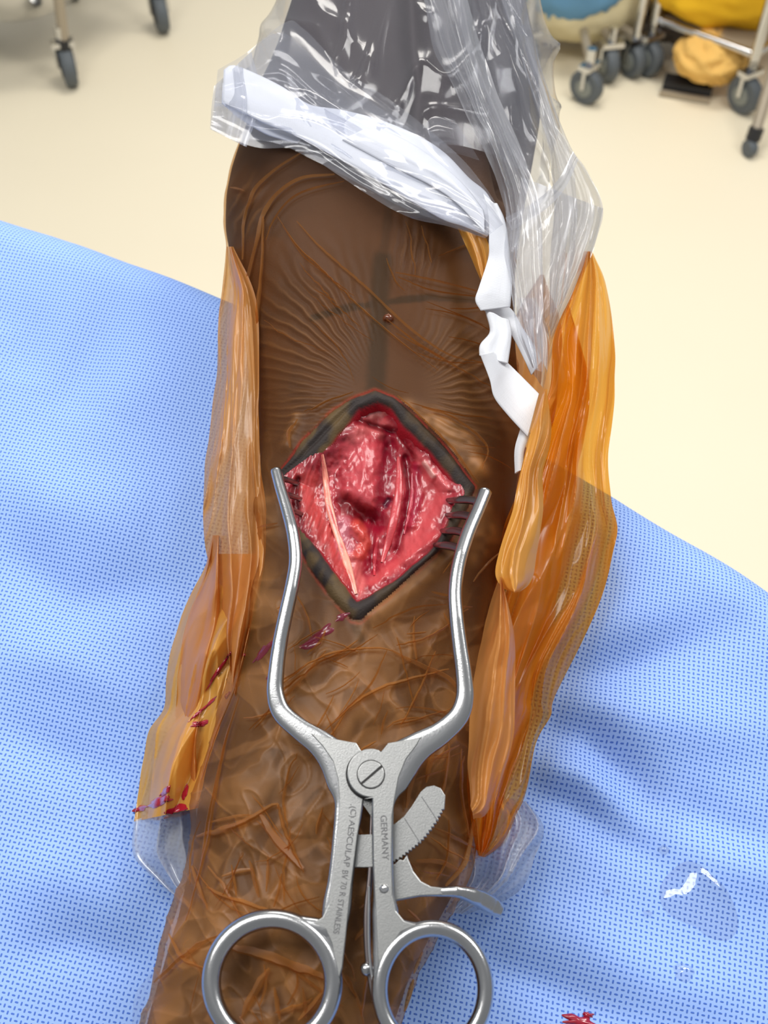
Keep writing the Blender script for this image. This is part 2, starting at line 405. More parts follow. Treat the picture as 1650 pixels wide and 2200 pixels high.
for line, wid, amp in [
    ([(285, 530), (250, 640), (170, 810), (120, 900)], 55, -0.005), ([(390, 560), (330, 740), (240, 900)], 90, 0.005),
    ([(0, 470), (110, 525), (170, 500)], 22, -0.003), ([(20, 440), (130, 500), (260, 520)], 22, 0.0035),
    ([(-20, 640), (60, 700), (40, 820)], 70, -0.005),
    ([(0, 1000), (120, 1080), (330, 1120)], 90, 0.006), ([(0, 1180), (150, 1290), (380, 1260)], 60, -0.004),
    ([(-20, 1400), (160, 1420), (330, 1520)], 70, 0.005), ([(-20, 1560), (120, 1620), (290, 1690)], 60, -0.004),
    ([(0, 1900), (140, 1880), (330, 1960)], 80, 0.005), ([(20, 2060), (160, 2030), (330, 2080)], 50, -0.003),
    ([(1180, 1470), (1300, 1440), (1480, 1380), (1680, 1320)], 55, -0.008), ([(1180, 1400), (1330, 1330), (1500, 1260), (1680, 1230)], 80, 0.007),
    ([(1150, 1560), (1260, 1580), (1360, 1680), (1420, 1760)], 50, -0.008), ([(1200, 1500), (1350, 1540), (1560, 1560), (1680, 1560)], 70, 0.006),
    ([(1130, 1700), (1230, 1730), (1330, 1800), (1440, 1860)], 45, -0.006), ([(1150, 1640), (1260, 1670), (1330, 1730)], 40, 0.005),
    ([(1330, 1060), (1420, 1140), (1480, 1210)], 60, -0.005), ([(1500, 1170), (1600, 1260), (1680, 1300)], 45, 0.003),
    ([(1480, 1800), (1600, 1850), (1680, 1900)], 70, 0.005), ([(1100, 1960), (1250, 2010), (1420, 2110), (1600, 2150)], 70, 0.005),
    ([(1000, 2060), (1150, 2110), (1330, 2190)], 50, -0.004), ([(1450, 1720), (1560, 1790), (1680, 1830)], 50, -0.005)]:
    fold = fold + fold_stroke(line, wid, amp)
Pd = Pd + PN * (1.25 * fold * sstep(0.03, -0.02, dn) * (0.25 + 0.75 * sstep(0.0, -0.06, Qg)))[..., None]
# cells run askew to the frame; a little warp as cloth has
th = math.radians(13); cell = 0.00158
U = (X * math.cos(th) - Y * math.sin(th)) / cell + 1.2 * fbm(X * 8, Y * 8, 21); Vv = (X * math.sin(th) + (Y - 0) * math.cos(th) + dn) / cell + 1.2 * fbm(X * 8, Y * 8, 25)
dr = mesh_np('surgical_drape', Pd.reshape(-1, 3), grid_faces(nA, len(q)), M['drape'], uv=np.stack([U.ravel(), Vv.ravel()], -1))
tag(dr, 'light blue embossed nonwoven drape spread over the table under the limb', 'drape')
DRAPE = BVHTree.FromPolygons([tuple(v) for v in Pd[::3, ::2].reshape(-1, 3)], [tuple(f) for f in grid_faces(len(Pd[::3]), Pd[::3, ::2].shape[1])])
# padded table top carrying the drape
tb = MB()
As = np.linspace(A[0], A[-1], 60); Bs = np.polyval(eb_fit, np.clip(As, ca.min(), ca.max())) - 0.004
ring = np.concatenate([np.stack([As * ea[0] + Bs * eb[0], As * ea[1] + Bs * eb[1]], -1), np.stack([As * ea[0] + (Bs - 0.6) * eb[0], As * ea[1] + (Bs - 0.6) * eb[1]], -1)[::-1]])
nr_ = len(ring)
rc_ = ring.mean(0); ring = rc_ + (ring - rc_) * 0.95
top = fromplane(ring[:, 0], ring[:, 1], np.full(nr_, -0.016)); bot = fromplane(ring[:, 0], ring[:, 1], np.full(nr_, -0.06))
ctr = bot.mean(0)[:2]; zc = float(bot.mean(0)[2])
tb.addf(np.vstack([top, bot]), [list(range(nr_)), list(range(nr_, 2 * nr_))[::-1]] + [[i, (i + 1) % nr_, nr_ + (i + 1) % nr_, nr_ + i] for i in range(nr_)])
tabe = empty('operating_table', (float(ctr[0]), float(ctr[1]), 0)); tag(tabe, 'operating table hidden beneath the blue drape', 'table')
keep(tb.build('table_top', M['black'], smooth=False), tabe)
keep(MB().box((ctr[0], ctr[1], (zc - 0.02) / 2 + 0.02), (0.2, 0.2, zc - 0.06)).build('pedestal', M['hub'], smooth=False), tabe)
keep(MB().box((ctr[0], ctr[1], 0.03), (0.5, 0.4, 0.06)).build('base', M['hub'], smooth=False), tabe)

# ------------------------------------------------------------------ limb
rowsL = [(-420, 700), (-200, 670), (0, 640), (150, 590), (250, 545), (320, 528), (400, 497), (480, 484), (600, 500), (700, 525), (800, 540), (1000, 545), (1200, 545), (1400, 520), (1500, 500), (1600, 468), (1700, 436), (1800, 425), (1900, 405), (2000, 380), (2100, 350), (2200, 322), (2400, 265)]
rowsR = [(-420, 1060), (-200, 1090), (0, 1120), (150, 1150), (250, 1160), (320, 1150), (400, 1135), (480, 1120), (600, 1105), (700, 1105), (800, 1108), (1000, 1115), (1150, 1095), (1300, 1062), (1400, 1040), (1500, 1024), (1600, 1016), (1700, 1020), (1800, 1012), (1900, 985), (2000, 930), (2100, 880), (2200, 842), (2400, 760)]
def limb_grid(py, phi, extra=0.0):
    xl = np.interp(py, *zip(*rowsL)); xr = np.interp(py, *zip(*rowsR))
    k = np.ones(25) / 25
    if len(py) > 60:
        xl = np.convolve(np.pad(xl, 12, 'edge'), k, 'valid'); xr = np.convolve(np.pad(xr, 12, 'edge'), k, 'valid')
    T = np.interp(py, [-400, 500, 1200, 2400], [0.036, 0.036, 0.032, 0.026])
    a = plane_pt(xl, py, -T); b_ = plane_pt(xr, py, -T)
    c = (a + b_) / 2; hw = (b_ - a)[:, 0] / 2
    e = 2 / 2.35
    cs = np.cos(phi); sn = np.sin(phi)
    cx = np.sign(cs) * np.abs(cs) ** e; sx = np.sign(sn) * np.abs(sn) ** e
    Pp = c[:, None] + (hw[:, None] * cx[None])[..., None] * RT + (T[:, None] * sx[None])[..., None] * PN
    return Pp
def limb_normals(Pp, wrap):
    dv = np.gradient(Pp, axis=0)
    if wrap:
        du = np.roll(Pp, -1, 1) - np.roll(Pp, 1, 1)
    else: du = np.gradient(Pp, axis=1)
    n = np.cross(dv, du); n /= np.linalg.norm(n, axis=2)[..., None] + 1e-12
    s = np.sign(n[len(n) // 2, n.shape[1] // 4 if wrap else n.shape[1] // 2] @ PN)
    return n * s
OUTER = [(805, 838), (845, 852), (905, 905), (960, 965), (1020, 1046), (1005, 1090), (965, 1165), (900, 1222), (835, 1285), (775, 1338), (755, 1335), (710, 1285), (660, 1215), (620, 1130), (600, 1060), (598, 1020), (650, 945), (720, 880), (770, 850)]
INNER = [(812, 868), (838, 880), (870, 920), (915, 968), (960, 1015), (985, 1058), (968, 1090), (958, 1130), (938, 1162), (895, 1205), (848, 1245), (800, 1275), (768, 1290), (745, 1265), (712, 1222), (680, 1175), (648, 1120), (630, 1075), (622, 1028), (660, 1000), (705, 966), (740, 925), (775, 885)]
py = np.arange(-420, 2401, 3.0)
phi_top = np.linspace(math.radians(172), math.radians(8), 300); phi_bot = np.linspace(math.radians(8), math.radians(-188), 42)[1:-1]
phi = np.concatenate([phi_top, phi_bot])
L = limb_grid(py, phi); Ln = limb_normals(L, True)
lx, ly = project(L)
topmask = (np.sin(phi) > 0.05)[None, :] & np.ones_like(lx, bool)
wn_ = 9 * (fbm(lx / 34, ly / 34, 33, 3) - 0.5)
si = sdist(lx, ly, INNER) + wn_; so = sdist(lx, ly, OUTER) + 0.6 * wn_
lipw = np.clip(-si, 0, 200)
between = (so > -14) & (si < 6) & topmask
ratio = np.clip(-si / (np.clip(-si, 0, None) + np.clip(so, 0, None) + 1e-6), 0, 1)
disp = np.where(topmask & (so > 0) & (si <= 0), 0.0021 * np.sin(np.pi * np.clip(ratio, 0, 1)) ** 0.6 - 0.0013 * np.exp(-((ratio - 0.52) / 0.09) ** 2) * sstep(800, 740, lx) * sstep(1080, 1000, ly), 0.0)
disp = np.where(topmask & (so > 0), disp - 0.0005, disp)
disp = np.where(topmask & (si > 0), -0.011 * sstep(0, 14, si), disp)
disp += 0.0012 * (fbm(lx / 90, ly / 90, 31) - 0.5) * topmask
# hollow between two masses where the limb runs into the bag
dg, tg = seg_dist(lx, ly, [(870, -300), (890, 60), (905, 160), (895, 260), (920, 330)])
disp -= 0.010 * np.exp(-(dg / 26) ** 2) * topmask * (1 - 0.5 * tg)
dg2, _ = seg_dist(lx, ly, [(1030, -300), (1045, 60), (1075, 260), (1110, 400)])
disp -= 0.010 * np.exp(-(dg2 / 30) ** 2) * topmask
L = L + Ln * disp[..., None]
# skin colour: dark brown, marker lines, dark cut edges
c0 = np.array(srgb(88, 64, 52)[:3]); c1 = np.array(srgb(58, 44, 44)[:3]); c2 = np.array(srgb(72, 58, 44)[:3])
mot = fbm(lx / 130, ly / 130, 41, 4)[..., None]
tint = c0 * (1 - mot) + c1 * mot
bru = (sstep(700, 560, lx) * sstep(0.35, 0.6, fbm(lx / 60, ly / 80, 43, 3)))[..., None]; tint = tint * (1 - 0.6 * bru) + np.array(srgb(48, 42, 52)[:3]) * 0.6 * bru
rdb = (sstep(860, 980, lx) * sstep(1000, 700, ly))[..., None]; tint = tint * (1 - 0.5 * rdb) + np.array(srgb(84, 60, 36)[:3]) * 0.5 * rdb
low = sstep(1200, 1600, ly)[..., None]; tint = tint * (1 - 0.5 * low) + c2 * 0.5 * low
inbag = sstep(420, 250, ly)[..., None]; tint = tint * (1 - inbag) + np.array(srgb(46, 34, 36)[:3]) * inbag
ink = np.array(srgb(14, 17, 24)[:3])
def stroke(line, wid, soft=1.0):
    d, t = seg_dist(lx, ly, line); return sstep(wid, wid * 0.35, d + 6 * (fbm(lx / 14, ly / 14, 47) - 0.5) * soft)
d1 = stroke([(822, 560), (815, 640), (812, 760), (806, 850)], 30)
d2 = stroke([(672, 682), (745, 662), (800, 655), (860, 645), (930, 640), (1040, 646)], 11)
d3 = stroke([(760, 1330), (765, 1350), (775, 1372)], 14)
d4 = stroke([(960, 915), (1010, 920)], 8)
d5 = stroke([(838, 420), (830, 500), (822, 560)], 14) * 0.5
mk = np.clip(np.maximum.reduce([d1, d2, d3, d4, d5]), 0, 1)[..., None] * 0.95
tint = tint * (1 - mk) + ink * mk
lip = (sstep(-10, 3, so) * (si < 4))[..., None] * topmask[..., None]
lk = sstep(0.35, 0.65, fbm(lx / 34 + ly / 60, ly / 60 - lx / 90, 53, 3))[..., None] * (0.35 + 0.65 * sstep(820, 700, lx))[..., None]
lipc = np.array(srgb(46, 39, 37)[:3]) * (1 - lk) + np.array(srgb(88, 70, 44)[:3]) * lk
tint = tint * (1 - lip) + lipc * lip
redw = (sstep(-4, 2, si))[..., None] * topmask[..., None]
tint = tint * (1 - redw) + np.array(srgb(150, 22, 36)[:3]) * redw
# bare reddish line along the rim of the cut film
rim = np.exp(-((so + 2) / 3.0) ** 2)[..., None] * topmask[..., None] * (0.35 + 0.65 * (fbm(lx / 60, ly / 60, 59) > 0.5))[..., None]
tint = tint * (1 - 0.7 * rim) + np.array(srgb(150, 50, 44)[:3]) * 0.7 * rim
person = empty('person', (0.0, 0.2, 1.05))
tag(person, 'patient limb wrapped in amber film with a diamond-shaped open incision on top', 'person')
nr, nc = L.shape[:2]
LV = L.reshape(-1, 3); LF = grid_faces(nr, nc, True)
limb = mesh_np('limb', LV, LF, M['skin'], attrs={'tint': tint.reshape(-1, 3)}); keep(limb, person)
limb['label'] = 'dark brown skin of the limb with blue marker lines'
LB = BVHTree.FromPolygons([tuple(v) for v in limb_grid(py[::4], phi[::3]).reshape(-1, 3)], [tuple(f) for f in grid_faces(len(py[::4]), len(phi[::3]), True)])
def on_limb(px_, py_, lift=0.0008, tree=None):
    d = dirs(px_, py_); d = d / np.linalg.norm(d)
    h = (tree or LB).ray_cast(Vector(CAM), Vector(d))
    if h[0] is None: return None
    return np.array(h[0]) + np.array(h[1]) * lift * (1 if np.dot(h[1], PN) > 0 or np.dot(h[1], d) < 0 else -1)

# ------------------------------------------------------------------ wound tissue
gx = np.arange(596, 1012, 1.6); gy = np.arange(850, 1312, 1.6)
GX, GY = np.meshgrid(gx, gy)
s_in = sdist(GX, GY, INNER)
base = -0.0085 + 0.0028 * np.exp(-(((GX - 790) / 120) ** 2 + ((GY - 1020) / 150) ** 2)) + 0.0055 * sstep(50, -6, s_in)
hgt = base + 0.0022 * (fbm(GX / 34, GY / 60, 61, 2) - 0.5) + 0.0007 * (fbm(GX / 11, GY / 24, 65, 2) - 0.5)
def rgb(*c): return np.array(srgb(*c)[:3])
colr = rgb(168, 42, 56) * np.ones(GX.shape + (1,))
n1 = fbm(GX / 40, GY / 40, 71, 4)[..., None]; n2 = fbm(GX / 12, GY / 12, 75, 3)[..., None]
colr = colr * (1 - sstep(0.45, 0.7, n1)) + rgb(190, 74, 82) * sstep(0.45, 0.7, n1)
colr = colr * (1 - 0.8 * sstep(0.52, 0.72, n2)) + rgb(140, 14, 36) * 0.8 * sstep(0.52, 0.72, n2)
def tstroke(line, wid, amp, col, cm=0.9, rag=0.35):
    global hgt, colr
    d, t = seg_dist(GX, GY, line)
    ww = wid * (1 + rag * 2 * (fbm(GX / 22, GY / 22, int(abs(line[0][0])) % 97, 2) - 0.5))
    g_ = np.exp(-(d / ww) ** 2)
    hgt = hgt + amp * g_; k_ = (cm * sstep(1.5, 0.5, d / ww))[..., None]
    colr = colr * (1 - k_) + rgb(*col) * k_
# muscle on the left, bulging mass in the middle, dark clefts, pale bands
tstroke([(655, 1030), (668, 1090), (700, 1160), (735, 1240)], 26, 0.0016, (196, 74, 72), 0.85)
tstroke([(775, 950), (785, 1000), (775, 1060)], 40, 0.0030, (206, 84, 92), 0.8)
tstroke([(755, 925), (800, 912), (830, 925)], 22, 0.0012, (214, 112, 112), 0.8)
tstroke([(800, 890), (826, 884)], 9, 0.0010, (226, 150, 142), 0.9)
tstroke([(770, 905), (850, 930), (890, 985)], 7, -0.0014, (128, 12, 30), 0.8)
tstroke([(838, 930), (832, 1000), (822, 1070), (812, 1130)], 15, -0.0022, (140, 12, 42), 0.9)
tstroke([(745, 1080), (765, 1095), (780, 1110)], 20, -0.0030, (122, 14, 26), 0.9)
tstroke([(800, 1120), (795, 1170), (800, 1230)], 14, -0.0020, (150, 18, 44), 0.85)
tstroke([(872, 985), (880, 1050), (872, 1110), (855, 1180)], 9, -0.0016, (132, 8, 36), 0.9)
tstroke([(895, 1000), (900, 1060), (885, 1130)], 8, 0.0010, (168, 34, 66), 0.8)
tstroke([(925, 1030), (935, 1075), (915, 1130), (880, 1185)], 22, 0.0016, (204, 84, 88), 0.85)
tstroke([(905, 985), (935, 1020), (960, 1050)], 13, 0.0016, (224, 108, 112), 0.85)
tstroke([(912, 995), (930, 1022)], 5, 0.0006, (236, 186, 176), 0.9)
tstroke([(735, 1125), (738, 1160), (745, 1190)], 15, 0.0012, (196, 110, 124), 0.9)
tstroke([(760, 1200), (768, 1245), (772, 1270)], 14, 0.0012, (214, 110, 108), 0.9)
tstroke([(770, 1130), (785, 1165), (775, 1190)], 14, 0.0015, (214, 82, 70), 0.85)
tstroke([(805, 1250), (850, 1215), (900, 1180), (940, 1150)], 12, 0.0014, (208, 82, 86), 0.85)
tstroke([(835, 1075), (828, 1085)], 7, -0.0012, (90, 26, 50), 0.9)
tstroke([(640, 1030), (632, 1060), (636, 1100)], 7, -0.0012, (112, 18, 26), 0.8)
hgt += 0.00025 * (vn(GX / 6, GY / 10, 79) - 0.5)
fib = fbm((GX + 0.35 * GY) / 5, (GY - 0.3 * GX) / 46, 67, 2)
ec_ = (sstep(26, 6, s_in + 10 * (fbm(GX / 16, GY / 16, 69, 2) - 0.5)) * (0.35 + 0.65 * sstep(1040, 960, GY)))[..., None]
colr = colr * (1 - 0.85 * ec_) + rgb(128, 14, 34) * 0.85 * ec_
lm_ = sstep(735, 690, GX - 0.32 * (GY - 1050))
hgt += 0.0005 * (fib - 0.5) * lm_
colr = colr * np.array([0.92, 0.80, 0.80]) * (0.78 + 0.5 * (fib[..., None] - 0.3) * lm_[..., None] + 0.12 * (1 - lm_[..., None]))
TP = plane_pt(GX, GY, hgt)
keepf = (sdist(GX, GY, INNER) > -14)
tf = grid_faces(len(gy), len(gx)); kf = keepf.ravel()[tf].all(1)
wound = mesh_np('wound_tissue', TP.reshape(-1, 3), tf[kf], M['tissue'], attrs={'tint': colr.reshape(-1, 3)}); keep(wound, person)
wound['label'] = 'moist red tissue inside the incision'
TB = BVHTree.FromPolygons([tuple(v) for v in TP[::2, ::2].reshape(-1, 3)], [tuple(f) for f in grid_faces(len(TP[::2]), TP[::2, ::2].shape[1])])
def on_tissue(px_, py_, lift=0.0):
    r = on_limb(px_, py_, lift, TB); return r if r is not None else plane_pt(px_, py_, -0.006)
def strand(name, pts, wpx, col, lift=0.0006, flat=0.5, seed=0):
    n = 70; c = catmull([p[:2] for p in pts], n); wd = np.interp(np.linspace(0, 1, n), np.linspace(0, 1, len(wpx)), wpx)
    P = np.array([on_tissue(x, y) for x, y in c]); 
    k = np.ones(9) / 9
    P = np.stack([np.convolve(np.pad(P[:, i], 4, 'edge'), k, 'valid') for i in range(3)], -1) + PN * lift
    T = np.gradient(P, axis=0); T /= np.linalg.norm(T, axis=1)[:, None]
    S = np.cross(T, PN); S /= np.linalg.norm(S, axis=1)[:, None]
    r = wd / 2 * depth(P) / F
    a = np.linspace(0, 2 * math.pi, 14, endpoint=False)
    jit = 1 + 0.18 * (vn(np.linspace(0, 12, n)[:, None] + seed, a[None] * 2, 5) - 0.5)
    V = P[:, None] + (r[:, None] * np.cos(a) * jit)[..., None] * S[:, None] + (r[:, None] * flat * np.sin(a) * jit)[..., None] * PN
    tt = fbm(np.linspace(0, 9, n)[:, None] + seed * 3, np.cos(a)[None] * 3 + 5, 83, 3)[..., None]
    cc = rgb(*col) * (1 - sstep(0.42, 0.75, tt)) + rgb(172, 44, 52) * sstep(0.38, 0.7, tt)
    o = mesh_np(name, V.reshape(-1, 3), grid_faces(n, 14, True), M['tissue'], attrs={'tint': cc.reshape(-1, 3)})
    o.parent = wound; o['label'] = {'tendon': 'pale cord running through the red tissue', 'vessel': 'pinkish red cord in the middle of the wound'}.get(name, name)
    return o
strand('tendon', [(692, 972), (700, 1030), (706, 1085), (722, 1140), (742, 1200), (766, 1282)], [6, 13, 16, 15, 18, 9], (226, 150, 128), 0.0002, 0.5, 1)
strand('vessel', [(856, 978), (858, 1030), (853, 1085), (838, 1150), (820, 1212)], [6, 17, 20, 18, 8], (180, 62, 68), 0.0000, 0.55, 2)
strand('vessel', [(812, 1155), (806, 1195), (804, 1238)], [5, 10, 4], (172, 48, 62), 0.0002, 0.6, 3)
strand('vessel', [(886, 1015), (884, 1080), (868, 1150)], [4, 10, 4], (160, 36, 60), 0.0001, 0.6, 4)

# ------------------------------------------------------------------ amber incise film stuck to the limb
inc = empty('incise_drape', (0.0, 0.2, 1.05))
tag(inc, 'amber adhesive film wrapped round the limb with loose crumpled orange flaps', 'plastic film')
HEM = [(430, 300), (530, 318), (640, 325), (720, 372), (800, 425), (880, 468), (960, 488), (1050, 525), (1090, 640), (1100, 760), (1140, 900), (1200, 960)]
pyf = np.arange(296, 2396, 2.4)
phif = np.linspace(math.radians(186), math.radians(-6), 330)
Pf = limb_grid(pyf, phif); Nf = limb_normals(Pf, False)
fx_, fy_ = project(Pf)
H = np.zeros(fx_.shape); CR = np.zeros(fx_.shape)
# fan of fine tension wrinkles running into the top of the cut
ang = np.arctan2(fy_ - 862, fx_ - 838); rad = np.hypot(fx_ - 838, fy_ - 862)
wob = fbm(fx_ / 60, fy_ / 60, 91) * 5 + fbm(fx_ / 170, fy_ / 170, 95) * 10
fanL = np.sin(ang * 72 + wob) ; mL = np.exp(-((fx_ - 665) / 125) ** 2 - ((fy_ - 715) / 135) ** 2) * sstep(60, 170, rad) * (fx_ < 830)
fanR = np.sin(ang * 60 + wob * 1.4); mR = np.exp(-((fx_ - 975) / 120) ** 2 - ((fy_ - 830) / 110) ** 2) * sstep(60, 170, rad) * (fx_ > 830)
mB = np.exp(-((fx_ - 640) / 70) ** 2 - ((fy_ - 880) / 50) ** 2)
for f_, m_, a_ in ((fanL, mL, 0.00045), (fanR, mR, 0.0003), (np.sin(fy_ / 2.6 + wob * 1.5), mB * 0.7, 0.0003)):
    H += a_ * m_ * f_; CR += 0.22 * m_ * np.clip(f_, 0, 1) ** 2
# upright folds near the middle top
mV = np.exp(-((fx_ - 885) / 50) ** 2 - ((fy_ - 540) / 70) ** 2); fV = np.sin(fx_ / 3.2 + fy_ / 28 + wob)
H += 0.0004 * mV * fV; CR += 0.15 * mV * np.clip(fV, 0, 1) ** 2
# curved folds by the upper left rim
mU = np.exp(-((fx_ - 535) / 45) ** 2 - ((fy_ - 450) / 75) ** 2); ru = np.hypot(fx_ - 760, fy_ - 600)
fU = np.sin(ru / 4.2 + wob * 1.3); H += 0.00045 * mU * fU; CR += 0.2 * mU * np.clip(fU, 0, 1) ** 2
# crumpled lower part: broad air pockets and ridged creases
lowm = sstep(1180, 1420, fy_) + 0.7 * sstep(640, 560, fx_) * sstep(900, 1000, fy_)
lowm = np.clip(lowm, 0, 1)
rx = fx_ + 60 * fbm(fx_ / 120, fy_ / 120, 101); ry = fy_ + 60 * fbm(fx_ / 120, fy_ / 120, 105)
r1 = ridge(rx / 62 + ry / 110, ry / 140 - rx / 160, 111) ** 9; r2 = ridge(rx / 40 - ry / 75, ry / 95 + rx / 110, 115) ** 10; r3 = ridge(rx / 24, ry / 60, 119) ** 10
fc1 = facet(rx / 70 + ry / 200, ry / 95 - rx / 150, 141); fc2 = facet(rx / 30 - ry / 70, ry / 52, 145)
H += lowm * (0.0004 * r1 + 0.0003 * r2 + 0.0020 * fc1 + 0.0008 * fc2)
CR += lowm * (0.14 * r1 + 0.12 * r2 + 0.05 * r3 + 0.16 * sstep(0.5, 0.8, fc1) + 0.12 * sstep(0.55, 0.8, fc2))
patch = sstep(0.5, 0.56, facet(rx / 46 + ry / 130, ry / 70 - rx / 90, 131))
side = sstep(1050, 1120, fx_) * 0
opac = 0.045 + 0.13 * lowm + 0.16 * lowm * patch + CR + 0.10 * sstep(860, 980, fx_) * sstep(500, 640, fy_) * sstep(1000, 900, fy_)
# loose yellowish tents beside the cut
for line, wd_, a_ in [([(870, 880), (930, 930), (1010, 1010)], 24, 0.42), ([(930, 900), (1000, 950), (1030, 1010)], 20, 0.42), ([(800, 1330), (880, 1270), (960, 1200), (1020, 1150)], 18, 0.25), ([(640, 900), (620, 960)], 12, 0.28), ([(1030, 1090), (1050, 1150), (1020, 1200)], 22, 0.35), ([(545, 1090), (590, 1090), (590, 1150)], 25, 0.25)]:
    d, t = seg_dist(fx_, fy_, line); g_ = np.exp(-(d / wd_) ** 2); H += 0.0012 * g_; opac += a_ * g_ * (0.6 + 0.8 * (vn(fx_ / 14, fy_ / 14, 137) - 0.3))
opac = np.clip(opac, 0.08, 0.85)
Pf2 = Pf + Nf * (0.0007 + np.clip(H, -0.0004, 1))[..., None]
so_f = sdist(fx_, fy_, OUTER)
hem_y = np.interp(fx_, *zip(*HEM))
ok = (so_f < 2) & (fy_ > hem_y - 14)
ff = grid_faces(len(pyf), len(phif)); ff = ff[ok.ravel()[ff].all(1)]
film = mesh_np('adhesive_film', Pf2.reshape(-1, 3), ff, M['film'], attrs={'opac': opac.ravel()}); keep(film, inc)
FB = BVHTree.FromPolygons([tuple(v) for v in Pf2[::3, ::3].reshape(-1, 3)], [tuple(f) for f in grid_faces(len(Pf2[::3]), Pf2[::3, ::3].shape[1])])
# pinched folds of doubled film standing on it
def ridge_fold(pts, wpx, hmm, mbv, n=None, smooth=True):
    n = n or max(8, int(sum(math.hypot(b[0] - a[0], b[1] - a[1]) for a, b in zip(pts[:-1], pts[1:])) / 9))
    c = catmull(pts, n); P = []
    for x, y in c:
        h = on_limb(x, y, 0.0012, FB)
        if h is not None: P.append(h)
    if len(P) < 4: return
    P = np.array(P); n = len(P)
    T = np.gradient(P, axis=0); T /= np.linalg.norm(T, axis=1)[:, None] + 1e-12
    S = np.cross(T, PN); S /= np.linalg.norm(S, axis=1)[:, None] + 1e-12
    tp = np.sin(np.pi * np.linspace(0.06, 0.94, n)) ** 0.6
    wv_ = (wpx / 2 * depth(P) / F * tp * (0.7 + 0.6 * rng.random()) * (0.8 + 0.5 * vn(np.arange(n) / 3.0, np.full(n, rng.random() * 50), 9)))[:, None]
    hh = (hmm * tp)[:, None]
    lean = rng.uniform(-0.7, 0.7)
    V = np.stack([P - S * wv_, P + S * wv_ * lean + PN * hh, P + S * wv_], 1)
    mbv.addf(V, [list(q_) for q_ in grid_faces(n, 3)])
mbf = MB()
manual = [
    ([(655, 330), (600, 365), (560, 400), (545, 425), (530, 470), (527, 560)], 7), ([(720, 380), (650, 388), (600, 420), (570, 465), (556, 520), (540, 590), (530, 640)], 11),
    ([(740, 395), (670, 412), (625, 435), (590, 480), (575, 520)], 6), ([(570, 470), (568, 560), (560, 660), (552, 760), (548, 850)], 8), ([(500, 405), (530, 412)], 5),
    ([(600, 470), (640, 530), (700, 590), (770, 660), (850, 730), (940, 800)], 4), ([(640, 480), (700, 545), (790, 625), (880, 710), (960, 765), (1040, 785)], 5), ([(830, 690), (900, 745), (960, 780)], 4),
    ([(610, 490), (660, 560), (760, 640)], 3), ([(850, 720), (940, 770), (1060, 840)], 4), ([(850, 590), (940, 610), (1040, 635)], 4), ([(855, 600), (930, 630), (1050, 645)], 3),
    ([(940, 555), (1000, 530), (1040, 520)], 5), ([(870, 480), (885, 540), (890, 600)], 4), ([(905, 490), (920, 540), (925, 570)], 4), ([(830, 560), (850, 610), (870, 630)], 3),
    ([(855, 855), (910, 905), (970, 965), (1025, 1040)], 6), ([(905, 880), (975, 905), (1040, 960), (1030, 1010)], 5), ([(880, 870), (950, 890), (1050, 900)], 4),
    ([(640, 905), (622, 935), (625, 965)], 8), ([(655, 890), (700, 868), (760, 846)], 5),
    ([(560, 1135), (600, 1128)], 6), ([(610, 1470), (700, 1410), (800, 1395), (840, 1400)], 6), ([(590, 1500), (680, 1430), (740, 1405)], 5), ([(540, 1570), (620, 1490), (700, 1400)], 5),
    ([(700, 1570), (780, 1500), (860, 1465), (960, 1440)], 6), ([(720, 1550), (790, 1480), (830, 1400)], 5), ([(840, 1400), (900, 1430), (960, 1460), (990, 1500)], 7), ([(850, 1390), (920, 1370), (1000, 1310)], 5), ([(800, 1350), (880, 1310), (960, 1300)], 5), ([(900, 1580), (960, 1560), (1000, 1500)], 5), ([(860, 1560), (900, 1480), (930, 1400)], 6),
    ([(545, 1250), (540, 1330), (525, 1400), (510, 1480), (470, 1580), (440, 1680)], 10), ([(520, 1500), (490, 1600), (470, 1700), (455, 1800), (430, 1900), (405, 1980)], 9), ([(500, 1560), (480, 1640), (455, 1760), (440, 1860)], 7),
    ([(640, 1620), (620, 1660), (612, 1720), (620, 1780)], 6), ([(430, 1800), (520, 1770), (590, 1730), (600, 1740)], 14), ([(560, 1750), (600, 1810), (650, 1870)], 16), ([(600, 1730), (620, 1800), (652, 1878)], 10),
    ([(450, 1910), (520, 1940), (600, 1960)], 12), ([(500, 1860), (510, 1930)], 9), ([(540, 1850), (560, 1930)], 8), ([(580, 1840), (575, 1920)], 8), ([(610, 1880), (590, 1950)], 8),
    ([(480, 2030), (560, 2050), (640, 2080), (700, 2100)], 22), ([(520, 2190), (560, 2110), (580, 2080)], 16), ([(600, 2190), (590, 2120)], 9), ([(640, 2190), (700, 2120)], 10), ([(340, 2110), (420, 2040), (480, 2010)], 10), ([(370, 2010), (400, 2060), (440, 2080)], 8),
    ([(770, 2180), (780, 2120), (790, 2060)], 8), ([(760, 2020), (790, 1980)], 8), ([(770, 1950), (800, 1930)], 7),
    ([(905, 1620), (880, 1680), (870, 1740)], 14), ([(930, 1600), (910, 1680)], 9), ([(960, 1600), (950, 1680), (930, 1740)], 7), ([(985, 1610), (985, 1700), (1000, 1800)], 8),
    ([(930, 1780), (970, 1800), (1010, 1820)], 7), ([(920, 1800), (980, 1840), (1005, 1850)], 6), ([(890, 1850), (940, 1850), (985, 1870)], 8), ([(1010, 1760), (990, 1850), (950, 1900)], 9), ([(960, 1760), (955, 1840), (930, 1890)], 6), ([(900, 1870), (960, 1880)], 6),
    ([(870, 1950), (900, 1980)], 9), ([(880, 2090), (900, 2040)], 9), ([(860, 2170), (880, 2100)], 9), ([(830, 2060), (850, 2020)], 7)]
for pts, wd_ in manual: ridge_fold(pts, wd_, 0.0005 + 0.00003 * wd_, mbf)
